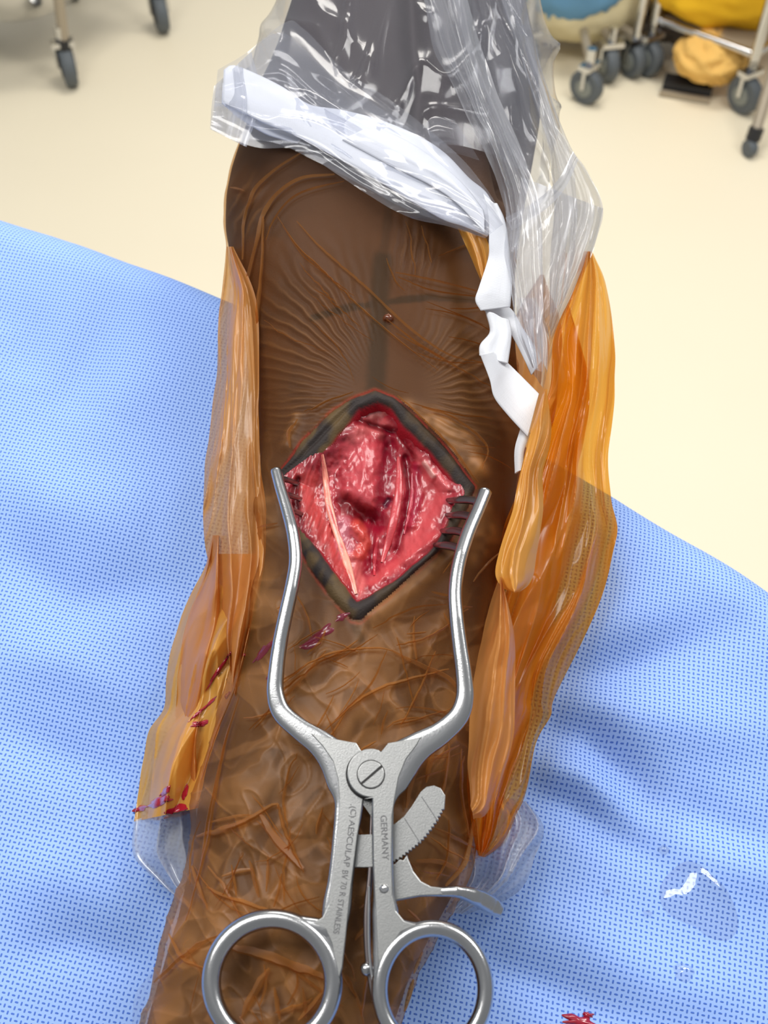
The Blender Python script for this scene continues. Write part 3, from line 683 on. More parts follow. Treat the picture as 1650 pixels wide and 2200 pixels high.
def rnd_folds(n, box, hd, spread, ln, wd_):
    for _ in range(n):
        x = rng.uniform(box[0], box[2]); y = rng.uniform(box[1], box[3]); a = rng.normal(hd, spread); k = rng.normal(0, 0.5)
        l_ = rng.uniform(*ln); pts = []
        for s_ in np.linspace(0, 1, 5):
            pts.append((x, y)); x += math.cos(a) * l_ / 4; y += math.sin(a) * l_ / 4; a += k / 4
        if any(float(sdist(np.array(p[0]), np.array(p[1]), OUTER)) > -6 for p in pts): continue
        xl = np.interp(y, *zip(*rowsL)); xr = np.interp(y, *zip(*rowsR))
        if any(p[0] < xl + 10 or p[0] > xr - 10 for p in pts): continue
        ridge_fold(pts, rng.uniform(*wd_), rng.uniform(0.0003, 0.0007), mbf)
rnd_folds(46, (440, 1360, 1010, 1720), -0.7, 0.6, (50, 170), (2, 5))
rnd_folds(50, (400, 1700, 980, 2190), 1.3, 0.7, (50, 170), (2.5, 8))
rnd_folds(16, (840, 620, 1100, 1000), 0.22, 0.12, (60, 180), (1.5, 2.6))
rnd_folds(14, (560, 540, 800, 840), 0.75, 0.08, (70, 200), (1.5, 2.6))
rnd_folds(20, (560, 1180, 1060, 1380), -0.6, 0.6, (40, 110), (2.5, 5))
fo = mbf.build('film_crease', M['crease'], smooth=True, angle=80); keep(fo, inc); tag(fo, kind='stuff')

# ------------------------------------------------------------------ hanging / crumpled sheets
def sheet(name, ea_, eb_, mat, parent, nu=60, nv=160, pleat=0.003, freq=7, seed=0, bulge=0.0, jag=3.0, crinkle=0.0006, rip=1.0, uvs=None, sharp=2.2, skew=0.0, thick=0.0, fac_=1.0, opac=None):
    if opac is None and mat in (M['flap'], M['flap_y'], M['flap_tan']): opac = {M['flap']: (0.28, 0.78), M['flap_y']: (0.76, 1.0), M['flap_tan']: (0.55, 0.95)}[mat]
    A_ = catmull(ea_, nv); B_ = catmull(eb_, nv)
    u = np.linspace(0, 1, nu)[None, :]; v = np.linspace(0, 1, nv)[:, None]
    S_ = A_[:, None] * (1 - u[..., None]) + B_[:, None] * u[..., None]
    ln = np.linalg.norm(np.diff(A_[:, :2], axis=0), axis=1).sum() / 100.0
    uu = u * freq + skew * v + rip * 1.3 * (fbm(u * freq * 0.3 + 3, v * ln * 0.28, 200 + seed, 2) - 0.5) * 2
    p1_ = 1 - np.abs(2 * vn(uu, v * ln * 0.12 + 0 * u, 210 + seed) - 1) ** 0.9
    p2_ = ridge(uu * 1.1 + 5, v * ln * 0.2 + 0 * u, 220 + seed) ** 5
    off = S_[..., 2] + bulge * np.sin(np.pi * u) + pleat * (p1_ - 0.4) + pleat * 0.3 * p2_ + fac_ * pleat * (facet(uu * 0.7 + 0.8 * v * ln * 0.2, v * ln * 0.42 + uu * 0.25, 250 + seed) - 0.5) * 1.6 + fac_ * pleat * 0.7 * (facet(uu * 1.7 - v * ln * 0.25, v * ln * 0.9 + uu * 0.2, 260 + seed) - 0.5) + crinkle * (fbm(uu * 1.3, v * ln * 0.9, 230 + seed, 2) - 0.5) * 2
    j = jag * (fbm(v * ln * 1.1 + 0 * u, 0 * v + u * 1.5, 240 + seed, 2) - 0.5) * 2
    P = plane_pt(S_[..., 0] + j, S_[..., 1], off)
    uvv = None
    if uvs is not None: uvv = np.stack([(u * uvs[0] + 0 * v).ravel(), (v * uvs[1] + 0 * u).ravel()], -1)
    at_ = None
    if opac is not None:
        w_ = sstep(0.42, 0.58, facet(uu * 0.8 + v * ln * 0.1, v * ln * 0.3 + uu * 0.3, 270 + seed)) * 0.6 + 0.4 * facet(uu * 1.9, v * ln * 0.8, 280 + seed)
        at_ = {'opac': (opac[0] + (opac[1] - opac[0]) * w_ + 0.12 * p2_).ravel()}
    o = mesh_np(name, P.reshape(-1, 3), grid_faces(nv, nu), mat, uv=uvv, attrs=at_)
    if parent: keep(o, parent)
    if thick:
        so_ = o.modifiers.new('thick', 'SOLIDIFY'); so_.thickness = thick
    return o
def E3(pts, o0, o1=None):
    o1 = o0 if o1 is None else o1
    n = len(pts); return [(p[0], p[1], p[2] if len(p) > 2 else o0 + (o1 - o0) * i / (n - 1)) for i, p in enumerate(pts)]
# right: big orange hanging flap
o = sheet('loose_flap', E3([(1262, 540), (1222, 645), (1188, 730), (1180, 830), (1158, 890), (1128, 1000), (1110, 1060), (1085, 1130), (1070, 1220), (1058, 1300), (1038, 1400), (1020, 1500), (1008, 1600), (1005, 1700), (1018, 1800), (1026, 1838)], -0.012, -0.02),
      E3([(1272, 540), (1302, 610), (1316, 700), (1322, 800), (1318, 900), (1305, 985), (1312, 1070), (1325, 1140), (1310, 1220), (1290, 1290), (1250, 1380), (1192, 1500), (1182, 1540), (1150, 1600), (1130, 1700), (1112, 1745), (1082, 1810), (1045, 1842)], -0.035, -0.04), M['flap'], inc, 110, 320, 0.008, 7, 1, 0.008, 4, 0.0008)
o['label'] = 'orange loose film hanging along the right side of the limb'
o = sheet('loose_flap', E3([(1222, 655), (1197, 800), (1185, 900), (1160, 1010), (1145, 1130), (1130, 1260), (1090, 1420), (1070, 1560), (1050, 1700), (1022, 1825)], -0.030),
      E3([(1226, 655), (1262, 800), (1262, 900), (1240, 1010), (1215, 1130), (1200, 1250), (1185, 1360), (1150, 1480), (1130, 1580), (1085, 1700), (1050, 1835)], -0.040), M['flap'], inc, 70, 240, 0.007, 5, 2, 0.003, 6)
o = sheet('loose_flap', E3([(1170, 836), (1138, 940), (1122, 1000), (1100, 1090), (1070, 1190), (1066, 1235), (1082, 1262), (1104, 1272)], 0.000, 0.002),
      E3([(1176, 836), (1182, 930), (1168, 1020), (1165, 1100), (1152, 1190), (1140, 1248), (1122, 1268), (1108, 1273)], -0.004, 0.000), M['flap_y'], inc, 50, 120, 0.004, 3, 3, 0.006, 4)
o['label'] = 'pale yellow fold of film beside the retractor tip'
o = sheet('loose_flap', E3([(1070, 1240), (1040, 1340), (1022, 1430), (1008, 1530), (1002, 1630), (1008, 1720)], 0.000, -0.006),
      E3([(1076, 1240), (1104, 1370), (1108, 1450), (1106, 1530), (1098, 1610), (1050, 1740), (1015, 1760)], 0.004, -0.004), M['flap_tan'], inc, 50, 140, 0.004, 3, 5, 0.004, 5)
M['flap_deep'] = M['flap']
# left: milky flap along the limb and the puffed lower part
o = sheet('loose_flap', E3([(486, 530), (479, 620), (470, 690), (466, 770), (458, 860), (449, 950), (440, 1010), (434, 1080), (440, 1170), (450, 1220), (470, 1330), (490, 1420)], -0.026),
      E3([(500, 530), (548, 640), (556, 760), (556, 900), (560, 1000), (572, 1090), (572, 1200), (552, 1300), (530, 1400), (505, 1500)], -0.012), M['flap_tan'], inc, 70, 260, 0.005, 4, 6, 0.006, 4)
o['label'] = 'milky tan loose film along the left side of the limb'
o = sheet('loose_flap', E3([(455, 1190), (400, 1300), (372, 1380), (360, 1450), (354, 1520), (320, 1572), (306, 1640), (294, 1705), (286, 1765)], -0.040, -0.05),
      E3([(560, 1190), (545, 1290), (520, 1400), (505, 1500), (470, 1600), (440, 1680), (428, 1735)], -0.018, -0.03), M['flap_y'], inc, 80, 200, 0.007, 4, 7, 0.012, 4)
o['label'] = 'puffed yellow film at the lower left, smeared with blood'
o = sheet('loose_flap', E3([(462, 1150), (405, 1330), (385, 1440), (375, 1540), (378, 1620), (395, 1700)], -0.034, -0.04), E3([(466, 1150), (470, 1330), (455, 1440), (430, 1540), (420, 1620), (425, 1715)], -0.020, -0.03), M['flap_tan'], inc, 40, 160, 0.006, 3, 8, 0.006, 6)
o = sheet('loose_flap', E3([(1160, 590), (1100, 700), (1090, 800), (1085, 900), (1090, 1000), (1080, 1100)], -0.030), E3([(1168, 590), (1205, 700), (1200, 800), (1190, 900), (1160, 1000), (1130, 1100)], -0.036), M['flap_tan'], inc, 40, 120, 0.005, 3, 10, 0.003, 4)
o['label'] = 'brownish film behind the white tape'
# little amber corner under the white tape
o = sheet('loose_flap', E3([(985, 490), (1010, 545), (1035, 605)], 0.003), E3([(1045, 512), (1055, 545), (1050, 600)], 0.006), M['flap_y'], inc, 24, 40, 0.003, 3, 9, 0.002)
FLAPS = BVHTree.FromPolygons([], [])

# ------------------------------------------------------------------ clear plastic bag
bag = empty('plastic_bag', tuple(plane_pt(np.array(880.), np.array(200.), -0.03)))
tag(bag, 'clear plastic bag pulled over the far end of the limb', 'plastic bag')
# tube round the limb
pyb = np.linspace(-420, 470, 150); phib = np.linspace(math.radians(200), math.radians(-20), 150)
Pb = limb_grid(pyb, phib); Nb = limb_normals(Pb, False); bx, by = project(Pb)
wob = fbm(bx / 110, by / 260, 301, 2)
hb = 0.002 + 0.005 * wob + 0.004 * ridge(bx / 70 + by / 260 + wob, by / 400, 305) ** 4 + 0.002 * ridge(bx / 50 - by / 190, by / 160, 309) ** 6
Pb = Pb + Nb * hb[..., None]
okb = by < np.interp(bx, *zip(*HEM)) - 40
fb = grid_faces(len(pyb), len(phib)); fb = fb[okb.ravel()[fb].all(1)]
o = mesh_np('bag_sleeve', Pb.reshape(-1, 3), fb, M['clear']); keep(o, bag)
# turned-over cuff: front and back layer
o = sheet('cuff', E3([(470, 150), (530, 112), (612, 48), (650, 62), (740, 150), (850, 222), (930, 285), (1000, 350), (1055, 420), (1082, 480)], 0.002, 0.012),
      E3([(454, 275), (500, 300), (560, 318), (640, 322), (720, 372), (800, 424), (880, 468), (960, 486), (1040, 512)], 0.006, 0.012), M['clear'], bag, 50, 200, 0.004, 3, 12, 0.004, 4)
o = sheet('cuff', E3([(462, 190), (520, 130), (600, 70), (680, 130), (800, 222), (900, 290), (1000, 380), (1060, 470)], 0.000, 0.006),
      E3([(454, 278), (520, 296), (600, 310), (690, 352), (790, 405), (880, 452), (1030, 505)], 0.001, 0.006), M['clear'], bag, 50, 180, 0.003, 4, 13, 0.002, 4)
o = sheet('cuff', E3([(462, 185), (455, 230), (454, 278)], -0.004), E3([(540, 110), (560, 210), (530, 316)], 0.004), M['clear_milky'], bag, 40, 60, 0.003, 3, 14, 0.003)
# right panel gathered into long folds
rp = [([(900, -60), (930, 90), (980, 200), (1040, 330), (1085, 450), (1088, 560), (1105, 680), (1140, 790)], [(985, -60), (1030, 90), (1080, 230), (1130, 350), (1160, 450), (1165, 600), (1168, 700), (1168, 800)], 0.010, 0.016, 'clear_milky', 15),
      ([(960, -60), (1000, 100), (1060, 240), (1120, 380), (1150, 470), (1160, 560), (1165, 690)], [(1090, -60), (1125, 60), (1165, 160), (1192, 260), (1225, 330), (1240, 480), (1215, 640)], 0.002, 0.004, 'clear', 16),
      ([(1060, -60), (1100, 80), (1150, 220), (1180, 330), (1190, 440), (1180, 560), (1180, 700)], [(1120, -60), (1150, 90), (1188, 220), (1225, 315), (1262, 370), (1297, 450), (1276, 530), (1228, 645), (1186, 730)], -0.012, -0.010, 'clear_milky', 17),
      ([(1120, 380), (1110, 470), (1100, 560), (1110, 680), (1145, 800)], [(1297, 448), (1280, 520), (1240, 620), (1195, 720), (1168, 835)], -0.016, -0.016, 'clear_milky', 18)]
for a_, b_, oa, ob, mt, sd in rp:
    o = sheet('bag_fold', E3(a_, oa), E3(b_, ob), M[mt], bag, 60, 200, 0.005, 4, sd, 0.005, 5)
o = sheet('strap', E3([(1232, 325), (1200, 385), (1150, 432), (1086, 468)], 0.012, 0.010), E3([(1242, 345), (1212, 408), (1165, 455), (1100, 495)], 0.012, 0.010), M['clear_milky'], bag, 10, 60, 0.0008, 2, 19, 0.0004, 1)
o['label'] = 'translucent band around the bag'
o = sheet('bag_fold', E3([(1112, 640), (1125, 690), (1150, 750)], 0.000), E3([(1150, 640), (1180, 720), (1178, 800)], -0.004), M['clear_milky'], bag, 30, 60, 0.004, 3, 20, 0.004)
o = sheet('bag_fold', E3([(915, 262), (935, 250), (975, 256)], 0.010), E3([(935, 330), (980, 330), (1030, 345)], 0.004), M['clear'], bag, 30, 40, 0.003, 3, 21, 0.004)

# corners of clear sheeting further down
cl = sheet('plastic_sheet', E3([(286, 1762), (283, 1820), (292, 1850), (330, 1885), (372, 1922), (425, 1942)], -0.052, -0.046), E3([(428, 1722), (432, 1770), (430, 1830), (428, 1880), (425, 1920), (425, 1944)], -0.032), M['milky'], None, 60, 90, 0.006, 4, 31, 0.008, 3)
tag(cl, 'crumpled clear plastic poking out below the puffed film at lower left', 'plastic sheet')
cr_ = sheet('plastic_sheet', E3([(1000, 1700), (1005, 1800), (1000, 1880), (960, 1960)], -0.035), E3([(1130, 1722), (1168, 1780), (1150, 1840), (1112, 1918), (1000, 1965)], -0.050), M['milky'], None, 60, 90, 0.010, 4, 32, 0.008, 5)
tag(cr_, 'crumpled clear plastic on the blue drape right of the retractor lever', 'plastic sheet')
cn = sheet('plastic_sheet', E3([(330, 2085), (296, 2130), (286, 2190), (280, 2260)], -0.052), E3([(372, 2090), (345, 2140), (335, 2190), (330, 2260)], -0.040), M['clear'], None, 20, 60, 0.002, 2, 33, 0.002, 3)
tag(cn, 'thin clear plastic edge beside the limb at the bottom left', 'plastic sheet')

# ------------------------------------------------------------------ white tie tape
tape = empty('tie_tape', tuple(plane_pt(np.array(1060.), np.array(480.), 0.0)))
tag(tape, 'white woven tie tape crossing the limb and twisting down its right side', 'tape')
bands = [
 ([(480, 150), (501, 140), (550, 158), (610, 188), (665, 224), (735, 236), (812, 256), (894, 289), (954, 327), (1008, 382), (1046, 415), (1074, 469)], [(478, 218), (505, 232), (566, 262), (621, 284), (703, 327), (785, 371), (866, 420), (948, 469), (997, 486), (1046, 507)], 0.003, 0.009, 12, 160),
 ([(478, 178), (530, 205), (600, 248), (660, 285)], [(476, 222), (520, 258), (580, 290), (640, 305)], 0.001, 0.001, 10, 40),
 ([(800, 268), (880, 305), (945, 350), (1000, 400), (1040, 452)], [(735, 300), (830, 350), (930, 400), (985, 440), (1040, 500)], 0.0075, 0.011, 10, 60),
 ([(1040, 418), (1050, 470), (1051, 520), (1050, 556), (1030, 618), (1022, 645), (1033, 668)], [(1066, 440), (1080, 470), (1088, 510), (1093, 567), (1098, 604), (1096, 640), (1094, 660)], 0.013, 0.006, 9, 60),
 ([(1060, 646), (1098, 663), (1124, 705), (1153, 749), (1164, 775)], [(1030, 662), (1080, 691), (1105, 731), (1130, 780), (1142, 806)], 0.006, -0.004, 7, 50),
 ([(1046, 668), (1055, 713), (1034, 742), (1032, 765)], [(1092, 690), (1096, 715), (1094, 745), (1089, 782)], 0.005, 0.004, 8, 40),
 ([(1060, 756), (1087, 776), (1116, 804), (1158, 846)], [(1032, 762), (1052, 815), (1062, 853), (1090, 890), (1134, 938)], 0.006, -0.002, 9, 60),
 ([(1120, 920), (1108, 965), (1109, 1018)], [(1138, 930), (1124, 970), (1121, 1008)], -0.004, -0.008, 4, 30)]
for i, (a_, b_, oa, ob, ux, uy) in enumerate(bands):
    o = sheet('tape_length', E3(a_, oa, ob), E3(b_, oa, ob), M['tape'], tape, 16, 90, 0.0012, 1.5, 40 + i, 0.0008, 0.6, 0.0001, 0.4, uvs=(ux, uy * 1.4), thick=0.0006, fac_=0.2)

# ------------------------------------------------------------------ retractor
ROFF = 0.010
ret = empty('retractor', tuple(plane_pt(np.array(797.), np.array(1665.), 0.002)))
tag(ret, 'steel self-retaining retractor with finger rings spreading the incision', 'retractor')
def sweep(pts, thick, off=ROFF, p=2.6, n=160, mb=None, closed=False, seg=20, offs=None, ths=None):
    """pts: (px, py, width px)"""
    mb = mb or MB()
    if closed:
        C_ = np.asarray(pts, float)
    else: C_ = catmull([tuple(q_) for q_ in pts], n)
    n = len(C_)
    of = np.full(n, off) if offs is None else np.interp(np.linspace(0, 1, n), np.linspace(0, 1, len(offs)), offs)
    th_ = np.full(n, thick) if ths is None else np.interp(np.linspace(0, 1, n), np.linspace(0, 1, len(ths)), ths)
    P = plane_pt(C_[:, 0], C_[:, 1], of)
    T = (np.roll(P, -1, 0) - np.roll(P, 1, 0)) if closed else np.gradient(P, axis=0)
    T /= np.linalg.norm(T, axis=1)[:, None]
    S = np.cross(T, PN); S /= np.linalg.norm(S, axis=1)[:, None]; Nn = np.cross(S, T)
    r = C_[:, 2] / 2 * depth(P) / F
    a = np.linspace(0, 2 * math.pi, seg, endpoint=False) + math.pi / seg
    e = 2 / (np.full(n, p) if np.isscalar(p) else np.interp(np.linspace(0, 1, n), np.linspace(0, 1, len(p)), p))
    cx = np.sign(np.cos(a))[None] * np.abs(np.cos(a))[None] ** e[:, None]; sx = np.sign(np.sin(a))[None] * np.abs(np.sin(a))[None] ** e[:, None]
    V = P[:, None] + (r[:, None] * cx)[..., None] * S[:, None] + (th_[:, None] / 2 * sx)[..., None] * Nn[:, None]
    if closed:
        fcs = grid_faces(n, seg, True).tolist() + [[(n - 1) * seg + j, (n - 1) * seg + (j + 1) % seg, (j + 1) % seg, j] for j in range(seg)]
        mb.addf(V, fcs)
    else:
        # rounded ends
        e0 = P[0] + (V[0] - P[0]) * 0.6 - T[0] * r[0] * 0.35; e1 = P[-1] + (V[-1] - P[-1]) * 0.6 + T[-1] * r[-1] * 0.35
        V = np.concatenate([e0[None], V, e1[None]]); n += 2
        mb.addf(V, grid_faces(n, seg, True).tolist() + [list(range(seg))[::-1], list(range((n - 1) * seg, n * seg))])
    return mb
def ellipse(cx, cy, a, b, wd_, n=96):
    t = np.linspace(0, 2 * math.pi, n, endpoint=False)
    return np.stack([cx + a * np.cos(t), cy + b * np.sin(t), np.full(n, wd_)], -1)
def plate(poly, off, thick, name, mat, bev=0.0004, parent=None):
    P = plane_pt(np.array([p[0] for p in poly], float), np.array([p[1] for p in poly], float), off)
    bm = bmesh.new(); vs = [bm.verts.new(p) for p in P]; f = bm.faces.new(vs)
    bm.normal_update()
    if np.dot(f.normal, PN) < 0: f.normal_flip()
    r_ = bmesh.ops.extrude_face_region(bm, geom=[f])
    up = [v for v in r_['geom'] if isinstance(v, bmesh.types.BMVert)]
    bmesh.ops.translate(bm, verts=up, vec=Vector(PN * thick))
    bmesh.ops.recalc_face_normals(bm, faces=bm.faces)
    if bev:
        eds = [e for e in bm.edges if all(v in set(up) for v in e.verts)]
        bmesh.ops.bevel(bm, geom=eds, offset=bev, segments=2, affect='EDGES', profile=0.5)
    me = bpy.data.meshes.new(name); bm.to_mesh(me); bm.free()
    o = link(name, me, mat)
    if parent: keep(o, parent)
    return o
# left arm: tip, bowed shank, joint, handle shank and ring
TH = 0.0036
mbl = sweep([(593, 1012, 24), (603, 1050, 25), (618, 1100, 27), (630, 1150, 28), (635, 1205, 29), (627, 1260, 30), (614, 1320, 31), (602, 1380, 32), (594, 1440, 34), (592, 1490, 37), (606, 1532, 42), (645, 1568, 46), (690, 1600, 58), (724, 1636, 76), (744, 1680, 82), (750, 1720, 64), (747, 1760, 58), (742, 1800, 55), (737, 1850, 55), (731, 1900, 56), (724, 1950, 62), (718, 2000, 54), (717, 2050, 42), (715, 2110, 36)], TH,
            p=[2.2, 2.2, 2.2, 2.4, 2.6, 4, 5, 5, 4.5, 4, 3], n=260, seg=28, offs=[0.006, 0.010, 0.011, 0.010, 0.0095, 0.0095, 0.0095, 0.0095, 0.0095, 0.0095])
sweep(ellipse(585, 2110, 131, 136, 41), 0.0050, 0.0095, 2.2, mb=mbl, closed=True)
sweep([(620, 1980, 34), (665, 1990, 40), (700, 1998, 50), (722, 1985, 52)], 0.0040, 0.0095, 2.6, 40, mbl)
armL = mbl.build('arm', M['steel'], ret and None, angle=60); keep(armL, ret)
mbr = sweep([(1043, 1056, 29), (1026, 1098, 29), (1004, 1150, 30), (986, 1210, 30), (978, 1270, 31), (981, 1330, 32), (988, 1390, 34), (996, 1450, 36), (998, 1500, 39), (984, 1540, 44), (946, 1576, 50), (900, 1604, 62), (862, 1636, 82), (834, 1680, 82), (824, 1720, 52), (822, 1760, 47), (822, 1850, 45), (825, 1920, 46), (828, 1965, 56), (826, 2010, 50), (820, 2060, 38), (816, 2120, 32)], TH,
            p=[2.2, 2.2, 2.2, 2.4, 2.6, 4, 5, 5, 4.5, 4, 3], n=260, seg=28, offs=[0.008, 0.011, 0.012, 0.0115, 0.0115, 0.0115, 0.0115, 0.0115, 0.0115])
sweep(ellipse(929, 2126, 114, 132, 35), 0.0046, 0.0115, 2.2, mb=mbr, closed=True)
sweep([(900, 1998, 30), (870, 1996, 36), (845, 1990, 44), (826, 1985, 46)], 0.0038, 0.0115, 2.6, 40, mbr)
armR = mbr.build('arm', M['steel'], None, angle=60); keep(armR, ret)
# joint: round boss of the right arm with its neck, screw with slot
tt_ = np.linspace(0, 2 * math.pi, 56, endpoint=False)
arc = [(797 + 50 * math.cos(t), 1665 + 52 * math.sin(t)) for t in np.linspace(math.radians(72), math.radians(290), 40)]
neck = plate(arc + [(818, 1620), (834, 1601), (874, 1594), (905, 1588), (895, 1606), (872, 1636), (856, 1676), (847, 1726), (842, 1760), (841, 1850), (843, 1925), (850, 1958), (868, 1980), (896, 1989), (862, 2004), (842, 2030), (828, 2072), (820, 2112), (812, 2060), (809, 1990), (806, 1925), (803, 1850), (802, 1760), (801, 1716)], 0.0108, 0.0027, 'joint_plate', M['steel_flat'], 0.00025, ret)
plate([(668, 1580), (700, 1588), (752, 1598), (766, 1600), (777, 1618), (768, 1640), (760, 1690), (781, 1718), (775, 1760), (768, 1802), (762, 1850), (755, 1905), (749, 1960), (743, 2020), (736, 2080), (727, 2112), (722, 2080), (714, 2030), (700, 1998), (672, 1985), (694, 1972), (706, 1946), (712, 1905), (719, 1850), (724, 1802), (728, 1760), (730, 1720), (727, 1680), (716, 1640), (694, 1608)], 0.0090, 0.0025, 'shank_face', M['steel_flat'], 0.00025, ret)
scr = plate([(797 + 29 * math.cos(t), 1665 + 30 * math.sin(t)) for t in tt_], 0.0128, 0.0009, 'screw', M['steel_flat'], 0.00025, ret)
gap = plate([(797 + 30.5 * math.cos(t), 1665 + 31.5 * math.sin(t)) for t in tt_], 0.0128, 0.00074, 'groove', M['slot'], 0, None); gap.parent = scr
def orient(o, par): o.parent = par; o.matrix_parent_inverse = par.matrix_world.inverted()
slot = plate([(774, 1684), (777, 1688), (822, 1650), (819, 1645)], 0.0128, 0.00094, 'slot', M['slot'], 0, None); slot.parent = scr
gap2 = plate([(797 + 54 * math.cos(t), 1666 + 55 * math.sin(t)) for t in tt_], 0.0105, 0.0012, 'joint_shadow_gap', M['slot'], 0, ret); gap2.name = 'joint_gap_shade'  # black disc under the boss, its dark rim paints the shade of the gap
# ratchet bar with teeth
teeth = []
ed = catmull([(952, 1740), (934, 1772), (908, 1806), (880, 1830), (848, 1852), (800, 1862), (744, 1862)], 61)
for i, p in enumerate(ed):
    tn = ed[min(i + 1, 60)] - ed[max(i - 1, 0)]; nn_ = np.array([tn[1], -tn[0]]) / np.linalg.norm(tn)
    k = -1 if (i % 2 and i < 46) else 1
    teeth.append(tuple(p + nn_ * 2.6 * k))
bar = plate([(744, 1797), (800, 1794), (848, 1772), (868, 1756), (884, 1735), (904, 1703), (916, 1693), (931, 1690), (946, 1696), (956, 1712)] + teeth, 0.0068, 0.0018, 'ratchet_bar', M['steel_flat'], 0.00015, ret)
for a_, b_ in (((868, 1758), (902, 1812)), ((905, 1712), (940, 1765))):
    g_ = plate([(a_[0], a_[1]), (a_[0] + 2, a_[1]), (b_[0] + 2, b_[1]), (b_[0], b_[1])], 0.0086, 0.00004, 'score_line', M['etch'], 0, None); g_.parent = bar
# release lever
lev = plate([(830, 1862), (848, 1858), (858, 1848), (866, 1850), (874, 1838), (878, 1850), (888, 1874), (904, 1895), (925, 1906), (950, 1909), (955, 1925), (900, 1927), (848, 1937), (830, 1938)], 0.0066, 0.0022, 'release_lever', M['steel_flat'], 0.0003, ret)
lm = sweep([(915, 1914, 22), (945, 1916, 19), (985, 1916, 24), (1025, 1928, 34), (1055, 1944, 36), (1073, 1956, 26)], 0.0016, 0.008, 3.0, 60, offs=[0.0078, 0.0078, 0.008, 0.006, 0.002, -0.001], ths=[0.002, 0.002, 0.0035, 0.004, 0.004, 0.003])
keep(lm.build('thumb_rest', M['steel'], None, angle=60), ret)
pv = plane_pt(np.array(825.), np.array(1909.), 0.0130)
keep(MB().lathe(pv, PN, [(0.0001, 0.0014), (0.0007, 0.0012), (0.0011, 0.0007), (0.0013, 0.0), (0.0013, -0.0006)], 20).build('rivet', M['chrome'], None, angle=70), ret)
# spring leaf with its screw between the handles
keep(sweep([(793, 1906, 7), (792, 1980, 7), (793, 2040, 7), (798, 2090, 7), (803, 2122, 6)], 0.003, 0.0095, 4, 60).build('spring_leaf', M['chrome'], None, angle=50), ret)
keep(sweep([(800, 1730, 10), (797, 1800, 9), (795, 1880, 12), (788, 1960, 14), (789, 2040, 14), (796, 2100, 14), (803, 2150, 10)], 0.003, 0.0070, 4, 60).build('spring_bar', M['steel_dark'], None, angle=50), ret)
sc_ = plane_pt(np.array(787.), np.array(2082.), 0.0085)
keep(MB().lathe(sc_, PN, [(0.0001, 0.0020), (0.0010, 0.0018), (0.0015, 0.0010), (0.0016, 0.0), (0.0016, -0.003)], 18).build('spring_screw', M['steel'], None, angle=60), ret)
# prongs reaching into the cut
for (x0, y0, x1, y1) in [(1030, 1078, 962, 1072), (1016, 1112, 960, 1104), (1000, 1146, 948, 1138), (990, 1180, 930, 1168)]:
    k = sweep([(x0, y0, 20), ((x0 * 2 + x1) / 3, (y0 * 2 + y1) / 3 - 2, 20), ((x0 + 2 * x1) / 3, (y0 + 2 * y1) / 3, 18), (x1, y1 + 4, 10)], 0.0018, 0.008, 2.4, 24, offs=[0.0095, 0.0065, 0.0035, -0.004], seg=12)
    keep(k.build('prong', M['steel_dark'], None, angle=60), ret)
for (x0, y0, x1, y1) in [(600, 1030, 640, 1036), (608, 1064, 648, 1070), (616, 1096, 652, 1104)]:
    k = sweep([(x0, y0, 13), ((x0 * 2 + x1) / 3, (y0 * 2 + y1) / 3 - 2, 14), ((x0 + 2 * x1) / 3, (y0 + 2 * y1) / 3, 13), (x1, y1 + 4, 8)], 0.0016, 0.008, 2.4, 24, offs=[0.0075, 0.005, 0.001, -0.005], seg=12)
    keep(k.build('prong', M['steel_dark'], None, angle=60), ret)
# weld seams on the shanks
def lettering(text, p0, p1, off, name, parent, hpx, spacing=1.0):
    """runs down from p0 to p1, letter tops towards the right of the frame"""
    cu = bpy.data.curves.new(name, 'FONT'); cu.body = text; cu.size = 1.0; cu.extrude = 0.01; cu.space_character = spacing
    tmp = bpy.data.objects.new(name, cu); COL.objects.link(tmp)
    dg_ = bpy.context.evaluated_depsgraph_get(); dg_.update()
    me = bpy.data.meshes.new_from_object(tmp.evaluated_get(dg_)); bpy.data.objects.remove(tmp)
    v = np.empty(len(me.vertices) * 3); me.vertices.foreach_get('co', v); v = v.reshape(-1, 3)
    mn = v.min(0); mxv = v.max(0)
    A_ = plane_pt(np.array(float(p0[0])), np.array(float(p0[1])), off); B_ = plane_pt(np.array(float(p1[0])), np.array(float(p1[1])), off)
    dx = (B_ - A_); ln = np.linalg.norm(dx); dx /= ln; dyv = np.cross(PN, dx)
    h_ = hpx * depth(A_) / F
    W = A_ + ((v[:, :1] - mn[0]) / (mxv[0] - mn[0]) * ln) * dx + ((v[:, 1:2] - mn[1]) / (mxv[1] - mn[1]) - 0.5) * h_ * dyv + (v[:, 2:3] * 0.006) * PN
    me.vertices.foreach_set('co', W.astype(np.float32).ravel()); me.update()
    o = link(name, me, M['etch']); o.parent = parent; o.matrix_parent_inverse = Matrix.Translation(Vector(ret.location)).inverted() @ Matrix.Identity(4)
    return o
for args in [('AESCULAP', (757, 1762), (744, 1862)), ('BV 70 R', (742, 1870), (735, 1926)), ('STAINLESS', (733, 1932), (722, 2006))]:
    lettering(args[0], args[1], args[2], 0.01155, 'lettering', armL, 13)
lettering('.(C)', (757, 1728), (757, 1756), 0.01155, 'lettering', armL, 16)
lettering('GERMANY', (824, 1752), (829, 1848), 0.01355, 'lettering', armR, 14)

